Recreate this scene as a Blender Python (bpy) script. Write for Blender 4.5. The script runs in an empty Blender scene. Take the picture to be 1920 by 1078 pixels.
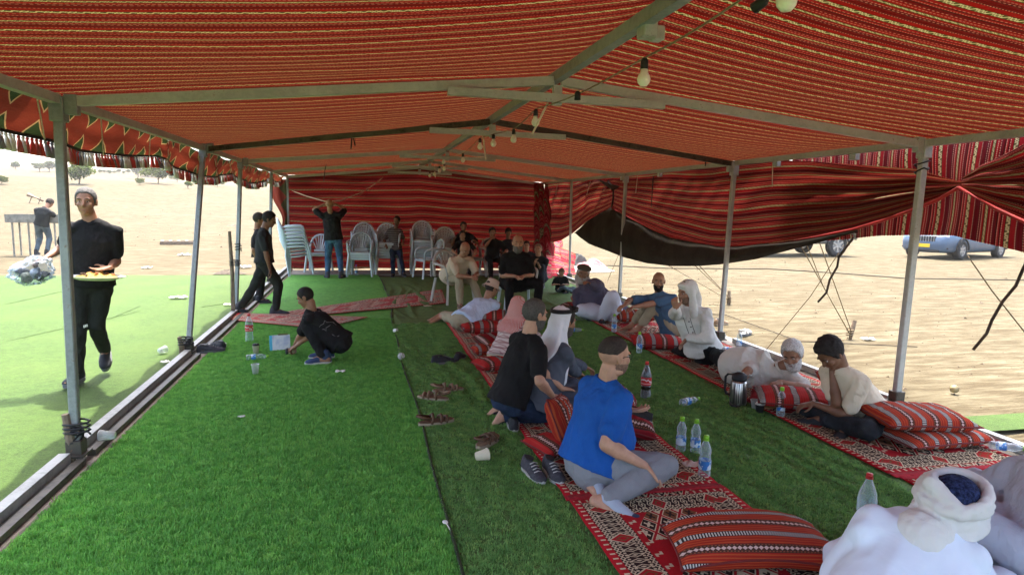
import bpy, bmesh, math, random
import numpy as np
from mathutils import Vector, Matrix, noise, Quaternion
R = math.radians
random.seed(4)
C = bpy.context.scene.collection
SC = bpy.context.scene

# ---------------------------------------------------------------- camera
FPX, PITCH, YAW, ROLL, EYE = 1214.3, .126, .224, -.021, 1.7
_f = Vector((math.sin(YAW)*math.cos(PITCH), math.cos(YAW)*math.cos(PITCH), -math.sin(PITCH)))
_r = Vector((math.cos(YAW), -math.sin(YAW), 0)); _u = _r.cross(_f)
CR = _r*math.cos(ROLL) - _u*math.sin(ROLL)
CU = _r*math.sin(ROLL) + _u*math.cos(ROLL)
CF = _f
cam = bpy.data.cameras.new('camera'); camo = bpy.data.objects.new('camera', cam); C.objects.link(camo)
camo.matrix_world = Matrix((( CR.x, CU.x, -CF.x, 0), (CR.y, CU.y, -CF.y, 0), (CR.z, CU.z, -CF.z, EYE), (0,0,0,1)))
cam.sensor_width = 36; cam.lens = 36*FPX/1920; cam.clip_start = .05; cam.clip_end = 3000
SC.camera = camo
# ---------------------------------------------------------------- sky and sun
W = bpy.data.worlds.new('World'); SC.world = W; W.use_nodes = True
nt = W.node_tree; nt.nodes.clear()
sk = nt.nodes.new('ShaderNodeTexSky'); sk.sky_type = 'NISHITA'; sk.sun_disc = False
SUN_EL, SUN_AZ = R(70), R(8)      # azimuth clockwise from +Y
sk.sun_elevation = SUN_EL; sk.sun_rotation = SUN_AZ
sk.dust_density = 7; sk.air_density = 1.0; sk.ozone_density = .6; sk.altitude = 300
bg = nt.nodes.new('ShaderNodeBackground'); bg.inputs[1].default_value = .15
wo = nt.nodes.new('ShaderNodeOutputWorld')
nt.links.new(sk.outputs[0], bg.inputs[0]); nt.links.new(bg.outputs[0], wo.inputs[0])
sl = bpy.data.lights.new('sun', 'SUN'); sl.energy = 2.0; sl.angle = R(1.0); sl.color = (1, .96, .90)
so = bpy.data.objects.new('sun', sl); C.objects.link(so)
sd = Vector((math.sin(SUN_AZ)*math.cos(SUN_EL), math.cos(SUN_AZ)*math.cos(SUN_EL), math.sin(SUN_EL)))
so.rotation_euler = sd.to_track_quat('Z', 'Y').to_euler(); so.location = (0, 0, 30)
SC.view_settings.view_transform = 'Standard'; SC.view_settings.look = 'None'
SC.view_settings.exposure = 2.68; SC.view_settings.gamma = 1
SC.view_settings.use_curve_mapping = False
SC.cycles.max_bounces = 8; SC.cycles.diffuse_bounces = 4; SC.cycles.transparent_max_bounces = 10
SC.cycles.transmission_bounces = 6; SC.cycles.volume_bounces = 1
SC.cycles.use_denoising = True

# ---------------------------------------------------------------- helpers
EYEV = Vector((0, 0, EYE))
def ray(px, py): return CF + CR*((px-960)/FPX) - CU*((py-539)/FPX)
def G(px, py, z=0.):
    d = ray(px, py); return EYEV + d*((z-EYE)/d.z)
def J(px, py, Y):
    d = ray(px, py); return EYEV + d*(Y/d.y)
def JX(px, py, X):
    d = ray(px, py); return EYEV + d*(X/d.x)

def tag(o, label=None, cat=None, group=None, kind=None):
    if label: o['label'] = label
    if cat: o['category'] = cat
    if group: o['group'] = group
    if kind: o['kind'] = kind
    return o
def empty(name, label=None, cat=None, loc=(0,0,0), rz=0, group=None):
    o = bpy.data.objects.new(name, None); C.objects.link(o)
    o.location = loc; o.rotation_euler = (0, 0, rz); o.empty_display_size = .1
    return tag(o, label, cat, group)
def link_mesh(name, me, m=None, parent=None, smooth=True):
    o = bpy.data.objects.new(name, me); C.objects.link(o)
    if m is not None:
        if me.materials: me.materials[0] = m
        else: me.materials.append(m)
    if smooth: me.shade_smooth()
    if parent is not None: o.parent = parent
    return o
def obj(name, bm, m=None, parent=None, smooth=False):
    me = bpy.data.meshes.new(name); bm.to_mesh(me); bm.free()
    return link_mesh(name, me, m, parent, smooth)
def world_child(o, parent):
    "parent o (built in world coordinates) under parent without moving it"
    o.parent = parent
    o.matrix_parent_inverse = Matrix.Translation(-parent.location) if not any(parent.rotation_euler) else (Matrix.Translation(parent.location) @ parent.rotation_euler.to_matrix().to_4x4()).inverted()
    return o
def copy_tree(o, parent=None):
    c = o.copy(); C.objects.link(c)
    if parent is not None: c.parent = parent
    for ch in [k for k in o.children]: copy_tree(ch, c)
    return c
def box(bm, c, s, rot=None, bev=0):
    r = bmesh.ops.create_cube(bm, size=1)
    M = Matrix.Translation(Vector(c)) @ (rot.to_4x4() if rot is not None else Matrix.Identity(4)) @ Matrix.Diagonal((s[0], s[1], s[2], 1))
    bmesh.ops.transform(bm, matrix=M, verts=r['verts'])
    if bev: bmesh.ops.bevel(bm, geom=list({e for v in r['verts'] for e in v.link_edges}), offset=bev, segments=1, affect='EDGES')
def frame_of(d, upv=Vector((0, 0, 1))):
    d = d.normalized()
    if abs(d.dot(upv)) > .995: upv = Vector((0, 1, 0))
    a = d.cross(upv).normalized(); b = a.cross(d)
    return a, b
def beam(bm, p, q, w, h):
    "square tube from p to q"
    p, q = Vector(p), Vector(q); d = (q-p).normalized(); a, b = frame_of(d)
    vs = [bm.verts.new(e + a*sx*w/2 + b*sy*h/2) for e in (p, q) for sx, sy in ((-1,-1),(1,-1),(1,1),(-1,1))]
    for i in range(4): bm.faces.new((vs[i], vs[(i+1)%4], vs[4+(i+1)%4], vs[4+i]))
    bm.faces.new(vs[3::-1]); bm.faces.new(vs[4:])
def tube(bm, pts, r, n=8, caps=True):
    "tube along pts; r number or list"
    pts = [Vector(p) for p in pts]; rs = r if isinstance(r, (list, tuple)) else [r]*len(pts)
    rings = []; ref = None
    for i, p in enumerate(pts):
        d = (pts[min(i+1, len(pts)-1)] - pts[max(i-1, 0)])
        if d.length < 1e-9: d = Vector((0,0,1))
        d.normalize()
        if ref is None: a, b = frame_of(d)
        else:
            a = (ref - d*ref.dot(d))
            a = a.normalized() if a.length > 1e-6 else frame_of(d)[0]
            b = d.cross(a)
        ref = a
        rings.append([bm.verts.new(p + (a*math.cos(t) + b*math.sin(t))*rs[i]) for t in [2*math.pi*k/n for k in range(n)]])
    for i in range(len(rings)-1):
        for k in range(n):
            bm.faces.new((rings[i][k], rings[i][(k+1)%n], rings[i+1][(k+1)%n], rings[i+1][k]))
    if caps: bm.faces.new(rings[0][::-1]); bm.faces.new(rings[-1])
def lathe(bm, prof, n=16, M=None):
    "prof list of (r, z); closed if r=0 at the ends"
    rings = []
    for r, z in prof:
        if r < 1e-6: rings.append([bm.verts.new((0, 0, z))])
        else: rings.append([bm.verts.new((r*math.cos(2*math.pi*k/n), r*math.sin(2*math.pi*k/n), z)) for k in range(n)])
    for a, b in zip(rings, rings[1:]):
        for k in range(n):
            k2 = (k+1) % n
            if len(a) == 1 and len(b) == 1: continue
            if len(a) == 1: bm.faces.new((a[0], b[k2], b[k]))
            elif len(b) == 1: bm.faces.new((a[k], a[k2], b[0]))
            else: bm.faces.new((a[k], a[k2], b[k2], b[k]))
    if M is not None: bmesh.ops.transform(bm, matrix=M, verts=[v for r in rings for v in r])
def grid_mesh(name, fn, nu, nv, m, parent=None, uvfn=None, smooth=True, thick=0):
    "fn(i/nu, j/nv) -> point"
    vs = []; fs = []; uv = []
    for j in range(nv+1):
        for i in range(nu+1):
            vs.append(tuple(fn(i/nu, j/nv)))
            uv.append(uvfn(i/nu, j/nv) if uvfn else (i/nu, j/nv))
    for j in range(nv):
        for i in range(nu):
            a = j*(nu+1)+i; fs.append((a, a+1, a+nu+2, a+nu+1))
    me = bpy.data.meshes.new(name); me.from_pydata(vs, [], fs)
    ul = me.uv_layers.new(name='UVMap'); li = np.array([v for f in fs for v in f])
    ul.data.foreach_set('uv', np.array(uv, dtype=np.float32)[li].ravel())
    o = link_mesh(name, me, m, parent, smooth)
    if thick:
        md = o.modifiers.new('s', 'SOLIDIFY'); md.thickness = thick; md.offset = 0
    return o
def interp(tab, x):
    if x <= tab[0][0]: return tab[0][1]
    for (a, fa), (b, fb) in zip(tab, tab[1:]):
        if x <= b:
            t = (x-a)/(b-a); return fa + (fb-fa)*t
    return tab[-1][1]
def lerp(a, b, t): return a + (b-a)*t
def nz(x, y=0, z=0): return noise.noise(Vector((x, y, z)))

# ---------------------------------------------------------------- node expressions
class E:
    def __init__(s, nt, k): s.nt, s.k = nt, k
    def _m(s, op, *a, clamp=False):
        n = s.nt.nodes.new('ShaderNodeMath'); n.operation = op; n.use_clamp = clamp
        for i, v in enumerate(a):
            if isinstance(v, E): s.nt.links.new(v.k, n.inputs[i])
            else: n.inputs[i].default_value = v
        return E(s.nt, n.outputs[0])
    def __add__(s, o): return s._m('ADD', s, o)
    __radd__ = __add__
    def __sub__(s, o): return s._m('SUBTRACT', s, o)
    def __rsub__(s, o): return s._m('SUBTRACT', o, s)
    def __mul__(s, o): return s._m('MULTIPLY', s, o)
    __rmul__ = __mul__
    def __truediv__(s, o): return s._m('DIVIDE', s, o)
    def __lt__(s, o): return s._m('LESS_THAN', s, o)
    def __gt__(s, o): return s._m('GREATER_THAN', s, o)
    def frac(s): return s._m('FRACT', s)
    def floor(s): return s._m('FLOOR', s)
    def abs(s): return s._m('ABSOLUTE', s)
    def sin(s): return s._m('SINE', s)
    def mx(s, o): return s._m('MAXIMUM', s, o)
    def mn(s, o): return s._m('MINIMUM', s, o)
    def near(s, c, w): return (s - c).abs() < w
    def clamp(s): return s._m('ADD', s, 0., clamp=True)
def mixc(nt, fac, a, b, mode='MIX'):
    n = nt.nodes.new('ShaderNodeMix'); n.data_type = 'RGBA'; n.blend_type = mode
    for sock, v in ((n.inputs[0], fac), (n.inputs[6], a), (n.inputs[7], b)):
        if isinstance(v, E): nt.links.new(v.k, sock)
        elif isinstance(v, (int, float)): sock.default_value = v
        elif isinstance(v, (tuple, list)): sock.default_value = (*v[:3], 1)
        else: nt.links.new(v, sock)
    return n.outputs[2]
class Mat:
    def __init__(s, name, rough=.8, spec=.3, metal=0.):
        s.m = bpy.data.materials.new(name); s.m.use_nodes = True; s.nt = s.m.node_tree
        s.p = s.nt.nodes['Principled BSDF']; s.out = s.nt.nodes['Material Output']
        s.p.inputs['Roughness'].default_value = rough; s.p.inputs['Specular IOR Level'].default_value = spec
        s.p.inputs['Metallic'].default_value = metal
        s.tc = s.nt.nodes.new('ShaderNodeTexCoord')
    def co(s, which='Object', scale=None):
        k = s.tc.outputs[which]
        if scale:
            n = s.nt.nodes.new('ShaderNodeMapping'); n.inputs['Scale'].default_value = scale if isinstance(scale, (tuple, list)) else (scale,)*3
            s.nt.links.new(k, n.inputs[0]); k = n.outputs[0]
        return k
    def noise(s, scale=5, det=3, rough=.5, which='Object', stretch=None, dist=0):
        n = s.nt.nodes.new('ShaderNodeTexNoise'); n.inputs['Scale'].default_value = scale
        n.inputs['Detail'].default_value = det; n.inputs['Roughness'].default_value = rough
        n.inputs['Distortion'].default_value = dist
        s.nt.links.new(s.co(which, stretch), n.inputs['Vector']); return E(s.nt, n.outputs[0])
    def xyz(s, which='UV'):
        n = s.nt.nodes.new('ShaderNodeSeparateXYZ'); s.nt.links.new(s.co(which), n.inputs[0])
        return [E(s.nt, o) for o in n.outputs]
    def ramp(s, e, stops):
        n = s.nt.nodes.new('ShaderNodeValToRGB'); s.nt.links.new(e.k, n.inputs[0]); cr = n.color_ramp
        while len(cr.elements) < len(stops): cr.elements.new(.5)
        for el, (p, c) in zip(cr.elements, stops): el.position = p; el.color = (*c, 1) if len(c) == 3 else c
        return n.outputs[0]
    def color(s, k):
        if isinstance(k, (tuple, list)): s.p.inputs['Base Color'].default_value = (*k, 1)
        else: s.nt.links.new(k, s.p.inputs['Base Color'])
        s.col = k; return s
    def bump(s, e, strength=.5, dist=.01):
        n = s.nt.nodes.new('ShaderNodeBump'); n.inputs['Strength'].default_value = strength; n.inputs['Distance'].default_value = dist
        s.nt.links.new(e.k, n.inputs['Height']); s.nt.links.new(n.outputs[0], s.p.inputs['Normal']); s.bn = n; return s
    def translucent(s, fac, tint=(1, 1, 1)):
        t = s.nt.nodes.new('ShaderNodeBsdfTranslucent'); mx = s.nt.nodes.new('ShaderNodeMixShader')
        c = mixc(s.nt, 1., s.col, tint, 'MULTIPLY'); s.nt.links.new(c, t.inputs[0]); mx.inputs[0].default_value = fac
        s.nt.links.new(s.p.outputs[0], mx.inputs[1]); s.nt.links.new(t.outputs[0], mx.inputs[2]); s.nt.links.new(mx.outputs[0], s.out.inputs[0]); return s

def plain(name, c, var=.12, rough=.7, nscale=8, bump=0, bscale=60, spec=.3, metal=0., bd=.004):
    M = Mat(name, rough, spec, metal)
    n = M.noise(nscale, 4, .6)
    lo = tuple(x*(1-var) for x in c); hi = tuple(min(1, x*(1+var)) for x in c)
    M.color(M.ramp(n, [(.3, lo), (.7, hi)]))
    if bump: M.bump(M.noise(bscale, 3, .6), bump, bd)
    return M.m
def cloth(name, c, var=.1, wr=.5, bscale=9, weave=True, rough=.9, spec=.15):
    M = Mat(name, rough, spec)
    n = M.noise(6, 4, .6)
    M.color(M.ramp(n, [(.3, tuple(x*(1-var) for x in c)), (.7, tuple(min(1, x*(1+var)) for x in c))]))
    h = M.noise(bscale, 3, .55, dist=.8)
    w = M.noise(bscale*3, 2, .5, stretch=(1, 1, .35), dist=.5)
    M.bump(h*.75 + w*.35, wr, .035)
    return M.m

def sadu(M, u, v, P=.27, red=(.155, .0045, .003), olive=(.060, .058, .016), cream=(.34, .32, .15), dark=(.014, .009, .006), white=(.28, .125, .08), bold=2, amber=None, maroon=None, wide=1.):
    "woven band pattern: u metres across the stripes, v metres along them"
    nt = M.nt
    t = (u/P).frac()*P
    c = mixc(nt, M.noise(3, 3, .6, 'UV'), tuple(x*.8 for x in red), tuple(x*1.25 for x in red))
    k = P/.36
    if maroon:
        for ctr, w in ((.125, .022), (.285, .030), (.245, .008)): c = mixc(nt, t.near(ctr*k, w*k), c, maroon)
        for ctr in (.105, .258, .315, .075): c = mixc(nt, t.near(ctr*k, .0035*k), c, dark)
    for ctr, w, col in ((.02*k, .021*k*wide, dark), (.02*k, .017*k*wide, olive), (.20*k, .015*k, dark), (.20*k, .0125*k, olive), (.115*k, .006*k, tuple(x*.45 for x in red)), (.29*k, .006*k, tuple(x*.45 for x in red))):
        c = mixc(nt, t.near(ctr, w), c, col)
    for ctr, hw, per in ((.02*k, .016*k, .075), (.20*k, .008*k, .04)):      # chained x and s figures
        yy = (t-ctr)/hw; q = (v/per).frac()
        cell = q < .5
        qa = (q*4).frac()*2-1
        X = ((qa.abs() - yy.abs()).abs() < .38)
        S = ((yy - (q*12.566).sin()*.8).abs() < .5)
        fig = (X*cell + S*(1-cell)) * (yy.abs() < 1)
        c = mixc(nt, fig, c, cream)
    for ctr, per, duty in ((.065*k, .022, .55), (.095*k, .014, .5), (.14*k, .022, .5), (.165*k, .018, .6), (.235*k, .018, .6), (.255*k, .022, .5), (.315*k, .014, .5)):
        dash = ((v/per).frac() < duty)*t.near(ctr, .0032*k)
        c = mixc(nt, dash, c, white)
    if amber:
        for ctr in (.05*k, .08*k, .18*k, .33*k): c = mixc(nt, t.near(ctr, .003*k), c, amber)
    return c
# ---------------------------------------------------------------- setting
XL, XR, XC, HE, HR = -1.81, 4.49, 1.333, 2.265, 2.585
def terrain_z(x, y):
    d = math.hypot(x, y)
    z = 0.
    if d > 38:
        e = min(d, 330) - 38
        z += .046*e*min(1, e/40)
        z += (nz(x*.012+3, y*.012)*2.6 + nz(x*.04, y*.04)*.7)*min(1, e/60)
        if d > 330: z -= (d-330)*.02
    if d > 19: z += nz(x*.12, y*.12)*.10*min(1, (d-19)/10)
    inside = -16 < x < 4.8 and -6 < y < 17
    if not inside: z += (nz(x*.9, y*.9)*.012 + nz(x*3.1, y*3.1)*.005)
    return z - (.012 if inside else 0)
def lookout(px, py):
    "where the view line meets the terrain"
    d = ray(px, py).normalized(); t = 5.
    while t < 900:
        p = EYEV + d*t
        if p.z < terrain_z(p.x, p.y): return p
        t *= 1.004
    return p
def axis(lim, n, k=4.): return [lim*math.sinh(k*(2*i/n-1))/math.sinh(k) for i in range(n+1)]
xs = [3+v for v in axis(700, 190, 5.2)]; ys = [8+v for v in axis(900, 190, 5.2)]
vs = [(x, y, terrain_z(x, y)) for y in ys for x in xs]
n_ = len(xs); fs = [(j*n_+i, j*n_+i+1, (j+1)*n_+i+1, (j+1)*n_+i) for j in range(len(ys)-1) for i in range(n_-1)]
me = bpy.data.meshes.new('sand_ground'); me.from_pydata(vs, [], fs)
M = Mat('sand', .95, .1)
n1 = M.noise(.35, 6, .62, stretch=(.5, 1.6, 1)); n2 = M.noise(4.5, 6, .72, stretch=(.35, 1.5, 1)); n3 = M.noise(1.1, 5, .7, stretch=(.3, 1.4, 1)); n4 = M.noise(38, 4, .7, stretch=(.35, 1.4, 1))
c = M.ramp(n1, [(.35, (.142, .124, .078)), (.65, (.196, .175, .113))])
c = mixc(M.nt, (n2*3.2-1.35).clamp(), (.072, .056, .031), c)
c = mixc(M.nt, ((n3-.56)*4).clamp()*.6, c, (.23, .205, .14))
c = mixc(M.nt, ((n4-.56)*6).clamp()*.5, c, (.09, .07, .042))
M.color(c); M.bump(n2*.6+n4*.5+n3*.6, .8, .035)
tag(link_mesh('sand_ground', me, M.m), kind='structure')

def turf_mat(name, c, var=.35, spread=.8, scale=70):
    M = Mat(name, .8, .2)
    a = M.noise(scale, 4, .75); b = M.noise(1.3, 5, .6, stretch=(1, .7, 1)); f = M.noise(240, 2, .6); g = M.noise(11, 4, .65)
    lo = tuple(x*(1-var) for x in c); hi = tuple(x*(1+var) for x in c)
    k = M.ramp(a*.5+f*.25+g*.25, [(.36, tuple(x*.35 for x in c)), (.47, lo), (.58, hi)])
    k = mixc(M.nt, ((b-.4)*2.6).clamp()*.45, k, tuple(x*1.35 for x in (c[0]*1.25, c[1], c[2])))
    M.color(k); M.bump(a*.7+f*.4+g*.25, .9, .012)
    return M.m
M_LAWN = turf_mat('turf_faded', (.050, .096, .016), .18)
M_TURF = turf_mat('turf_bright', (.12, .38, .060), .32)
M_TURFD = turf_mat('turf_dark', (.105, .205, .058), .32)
def edge_wob(y, s): return nz(y*.7, s)*.035 + nz(y*2.6, s+4)*.008
def turf(name, x0, x1, y0, y1, m, z, fn=None, nx=40, ny=110):
    def P(u, v):
        y = y0(u) + (y1(u)-y0(u))*v if callable(y0) else y0 + (y1-y0)*v
        a = x0(y) if callable(x0) else x0; b = x1(y) if callable(x1) else x1
        x = a + (b-a)*u
        return (x, y, z + (fn(x, y) if fn else 0))
    return tag(grid_mesh(name, P, nx, ny, m), kind='structure')
seam = lambda y: .40 + .02*math.sin(y*.6) + nz(y*.5, 9)*.05 + (-.07*(max(0, y-10)/4)**2 if y > 10 else 0)
def wrinkle(x, y):
    o_ = max(0., min(1., min(abs(x-1.62)-.52, 3.22-x if x < 4 else 0)*12)) if 1.0 < x else 1.
    if x > 3.24: o_ = 0.
    t = nz(x*5.5 + nz(x, y*.5)*1.5 + y*.8, y*.55)
    return o_*.016*max(0, 1-abs(t)*4.5)*max(0, min(1, .55+1.4*nz(x*.5+7, y*.3)))*2.2 + .004*nz(x*3, y*3)
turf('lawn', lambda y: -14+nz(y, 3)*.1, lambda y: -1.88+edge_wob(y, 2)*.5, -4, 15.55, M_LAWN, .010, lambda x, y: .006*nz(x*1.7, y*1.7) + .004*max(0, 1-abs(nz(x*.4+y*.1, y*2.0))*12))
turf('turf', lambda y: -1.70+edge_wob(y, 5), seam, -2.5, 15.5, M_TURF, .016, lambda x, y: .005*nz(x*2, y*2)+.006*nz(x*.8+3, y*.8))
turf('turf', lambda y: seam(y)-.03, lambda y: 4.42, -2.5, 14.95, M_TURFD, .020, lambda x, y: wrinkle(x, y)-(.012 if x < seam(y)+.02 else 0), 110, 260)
# lawn seams: lifted dark joints between the strips of turf
M_SEAM = plain('seam_green', (.06, .11, .03), .3)  # muted green of the raised turf joints themselves
for k, (a, b) in enumerate([((0, 575), (130, 545)), ((0, 645), (265, 585)), ((200, 602), (265, 575)), ((375, 578), (430, 570))]):
    p, q = G(*a), G(*b); bm = bmesh.new()
    pts = [p.lerp(q, t/8)+Vector((nz(t, k)*.03, 0, .017)) for t in range(9)]
    tube(bm, pts, [.001]+[.0035]*7+[.001], 5); tag(obj('turf_seam', bm, M_SEAM), kind='structure')
bm = bmesh.new(); tube(bm, [Vector((seam(y_*.2)-.006, y_*.2, .030)) for y_ in range(3, 74)], .009, 6); tag(obj('turf_seam', bm, plain('seam_dark', (.02, .03, .012), .3)), kind='structure')
turf('turf_patch', lambda y: 4.63+edge_wob(y*3, 3), 7.2, 3.93, 4.27, M_LAWN, .03, None, 30, 6)
# loose pile of the artificial turf: real blades, instanced
def pile(name, m, x0, x1, y0, y1, z, dens, h, seed, fn=None):
    rnd = random.Random(seed); vs, fs = [], []
    for _ in range(26):
        x, y = rnd.gauss(0, .012), rnd.gauss(0, .012); a = rnd.uniform(0, 6.28); lean = rnd.uniform(.1, .9); hh = h*rnd.uniform(.6, 1.15); w = .0016
        dx, dy = math.cos(a)*w, math.sin(a)*w; lx, ly = math.cos(a+1.5)*lean*hh, math.sin(a+1.5)*lean*hh
        i = len(vs); vs += [(x-dx, y-dy, -.004), (x+dx, y+dy, -.004), (x+dx+lx*.4, y+dy+ly*.4, hh*.6), (x-dx+lx*.4, y-dy+ly*.4, hh*.6), (x+lx, y+ly, hh)]; fs += [(i, i+1, i+2, i+3), (i+3, i+2, i+4)]
    me = bpy.data.meshes.new('blade_tuft'); me.from_pydata(vs, [], fs); me.materials.append(m); tuft = bpy.data.objects.new('blade_tuft', me)
    n = 40; base = grid_mesh(name, lambda u, v: (lerp(x0, x1(lerp(y0, y1, v)) if callable(x1) else x1, u) if not callable(x0) else lerp(x0(lerp(y0, y1, v)), x1(lerp(y0, y1, v)) if callable(x1) else x1, u), lerp(y0, y1, v), z), 60, 150, m)
    if fn:
        for q in base.data.vertices: q.co.z += fn(q.co.x, q.co.y)
    g = bpy.data.node_groups.new(name, 'GeometryNodeTree'); g.interface.new_socket('Geometry', in_out='INPUT', socket_type='NodeSocketGeometry'); g.interface.new_socket('Geometry', in_out='OUTPUT', socket_type='NodeSocketGeometry')
    N = g.nodes; gi, go = N.new('NodeGroupInput'), N.new('NodeGroupOutput'); dp = N.new('GeometryNodeDistributePointsOnFaces'); dp.inputs['Density'].default_value = dens; dp.inputs['Seed'].default_value = seed
    oi = N.new('GeometryNodeObjectInfo'); oi.inputs['Object'].default_value = tuft; ip = N.new('GeometryNodeInstanceOnPoints'); rv = N.new('FunctionNodeRandomValue'); rv.data_type = 'FLOAT_VECTOR'; rv.inputs[0].default_value = (-.12, -.12, 0); rv.inputs[1].default_value = (.12, .12, 6.28)
    rs_ = N.new('FunctionNodeRandomValue'); rs_.data_type = 'FLOAT'; rs_.inputs[2].default_value = .7; rs_.inputs[3].default_value = 1.35
    L = g.links; L.new(gi.outputs[0], dp.inputs['Mesh']); L.new(dp.outputs['Points'], ip.inputs['Points']); L.new(oi.outputs['Geometry'], ip.inputs['Instance']); L.new(rv.outputs[0], ip.inputs['Rotation']); L.new(rs_.outputs[1], ip.inputs['Scale']); L.new(ip.outputs[0], go.inputs[0])
    md = base.modifiers.new('pile', 'NODES'); md.node_group = g
    return tag(base, kind='stuff')
def blade_mat(name, c):
    M = Mat(name, .6, .3); oi = M.nt.nodes.new('ShaderNodeObjectInfo'); M.color(M.ramp(E(M.nt, oi.outputs['Random'])*.6+M.noise(2.2, 4, .6, stretch=(1, 1, 1))*.4, [(.25, tuple(x*.7 for x in c)), (.5, c), (.8, (c[0]*1.6, c[1]*1.2, c[2]*1.3))])); M.translucent(.3); return M.m
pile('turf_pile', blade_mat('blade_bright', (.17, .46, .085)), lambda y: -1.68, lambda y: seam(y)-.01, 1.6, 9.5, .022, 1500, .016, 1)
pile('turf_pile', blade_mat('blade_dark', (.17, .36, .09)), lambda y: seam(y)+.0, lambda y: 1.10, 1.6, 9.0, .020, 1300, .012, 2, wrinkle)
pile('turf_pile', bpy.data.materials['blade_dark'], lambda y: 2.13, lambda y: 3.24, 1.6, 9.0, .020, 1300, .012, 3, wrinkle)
# concrete kerb along the back and the sides
M_CONC = plain('concrete', (.26, .235, .20), .2, .9, 5, .6, 40)
bm = bmesh.new(); box(bm, (1.3, 15.95, .0), (6.9, .9, .06), Matrix.Rotation(-.0, 3, 'Z'), .01); tag(obj('back_pavement', bm, M_CONC), kind='structure')
bm = bmesh.new(); box(bm, (-1.79, 6.8, .0), (.20, 19.6, .05), None, .01); tag(obj('left_footing', bm, M_CONC), kind='structure')
bm = bmesh.new(); box(bm, (4.57, 6.8, .0), (.30, 19.6, .05), None, .01); tag(obj('right_footing', bm, M_CONC), kind='structure')

# ---------------------------------------------------------------- tent
TENT = empty('tent', 'long open marquee tent of red woven cloth over a grey metal frame', 'tent')
def steel(name, c, dirt=.5, rough=.55):
    M = Mat(name, rough, .4, .15)
    a = M.noise(3, 5, .7, stretch=(1, 1, 1)); b = M.noise(24, 4, .7)
    k = M.ramp(a*.6+b*.4, [(.38, tuple(x*(1-dirt) for x in c)), (.5, c), (.66, tuple(x*1.15 for x in c))])
    k = mixc(M.nt, ((b-.62)*9).clamp()*.7, k, (.16, .08, .04)); M.color(k); M.bump(b, .25, .004); return M.m
M_STEEL = steel('grey_painted_steel', (.27, .30, .30), .2)
M_STEELL = steel('galvanised_steel', (.40, .42, .40), .15)
M_STEELD = steel('blackened_steel', (.07, .062, .048), .7)
M_RUST = steel('weathered_rail', (.26, .27, .26), .3)
def part(name, bm, m, parent=TENT, smooth=False, **kw): return tag(obj(name, bm, m, parent, smooth), **kw)

V = Vector
posts = [  # base, top
    (V((XL-.0, 4.48, .04)), V((XL, 4.545, 2.27))), (V((-1.87, 7.42, .04)), V((XL, 8.2, 2.30))),
    (V((-1.88, 10.15, .04)), V((XL, 10.5, 2.28))), (V((-1.86, 13.5, .04)), V((XL, 13.8, 2.27))), (V((-1.82, 16.5, .04)), V((XL, 16.5, 2.27))),
    (V((4.52, 4.62, .04)), V((XR, 4.55, 2.28))), (V((4.40, 7.33, .04)), V((XR, 7.38, 2.25))), (V((4.52, 11.0, .04)), V((XR, 10.85, 2.26))),
    (V((4.62, 14.3, .04)), V((XR, 13.95, 2.26))), (V((4.52, 16.5, .04)), V((XR, 16.5, 2.27)))]
for i, (b, t) in enumerate(posts):
    bm = bmesh.new(); beam(bm, b, t, .052 if i != 5 else .062, .052); bmesh.ops.bevel(bm, geom=bm.edges[:], offset=.006, segments=1, affect='EDGES')
    po = part('post', bm, M_STEEL if i < 5 else M_STEELL)
    d = (t-b).normalized()
    if i in (0, 1, 2, 5, 6, 7):       # bracket sleeve at the top
        bm = bmesh.new(); box(bm, t - d*.05, (.080, .090, .15), None, .006); box(bm, t - d*.04+V((0.075 if i < 5 else -.06, .0, .02)), (.07, .06, .12), None, .004)
        part('bracket', bm, M_STEEL if i < 5 else M_STEELL, po)
    bm = bmesh.new(); box(bm, b + V((0, 0, .03)), (.13, .15, .012)); box(bm, b + d*.07, (.092, .092, .11), None, .004)
    part('foot_plate', bm, M_STEELD, po)
# rafters, ridge, eaves
rid = [1.0, 4.545, 6.95, 10.86, 13.9, 16.5]; lft = [1.0, 4.545, 8.2, 10.5, 13.8, 16.5]; rgt = [1.0, 4.55, 7.38, 10.85, 13.95, 16.5]
for i in range(1, 6):
    m = M_STEELD if i == 2 else M_STEELL
    rp = V((XC, rid[i], HR-.01))
    bm = bmesh.new(); beam(bm, V((XL+.02, lft[i], HE)), rp-V((.03, 0, 0)), .05, .06); part('rafter', bm, m)
    bm = bmesh.new(); beam(bm, rp+V((.03, 0, 0)), V((XR-.02, rgt[i], HE)), .05, .06); part('rafter', bm, m)
    bm = bmesh.new(); beam(bm, rp-V((0, .002, .03)), rp-V((0, .002, .165)), .06, .05); part('king_post', bm, M_STEELL)
    bm = bmesh.new(); beam(bm, V((.55 if i != 2 else .66, rid[i]-.055, 2.455)), V((2.13, rid[i]-.055, 2.445)), .045, .055); part('tie_beam', bm, M_STEELL)
for a, b in zip(rid, rid[1:]):
    bm = bmesh.new(); beam(bm, V((XC, a+.002, HR+(.02 if a != 1. else .03))), V((XC, b-.002, HR+.02)), .06, .065); part('ridge_beam', bm, M_STEEL)
bm = bmesh.new(); box(bm, (XC+.02, 3.08, HR-.01), (.07, .10, .10), None, .006); box(bm, (XC+.08, 3.1, HR-.03), (.06, .07, .07), None, .006); part('ridge_bracket', bm, M_STEELL)
for xs_, tab, z in ((XL, lft, HE+.012), (XR, rgt, HE+.012)):
    for a, b in zip(tab, tab[1:]):
        bm = bmesh.new(); beam(bm, V((xs_, a+.03, z)), V((xs_, b-.03, z)), .055, .055); part('eave_beam', bm, M_STEELL)
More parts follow.
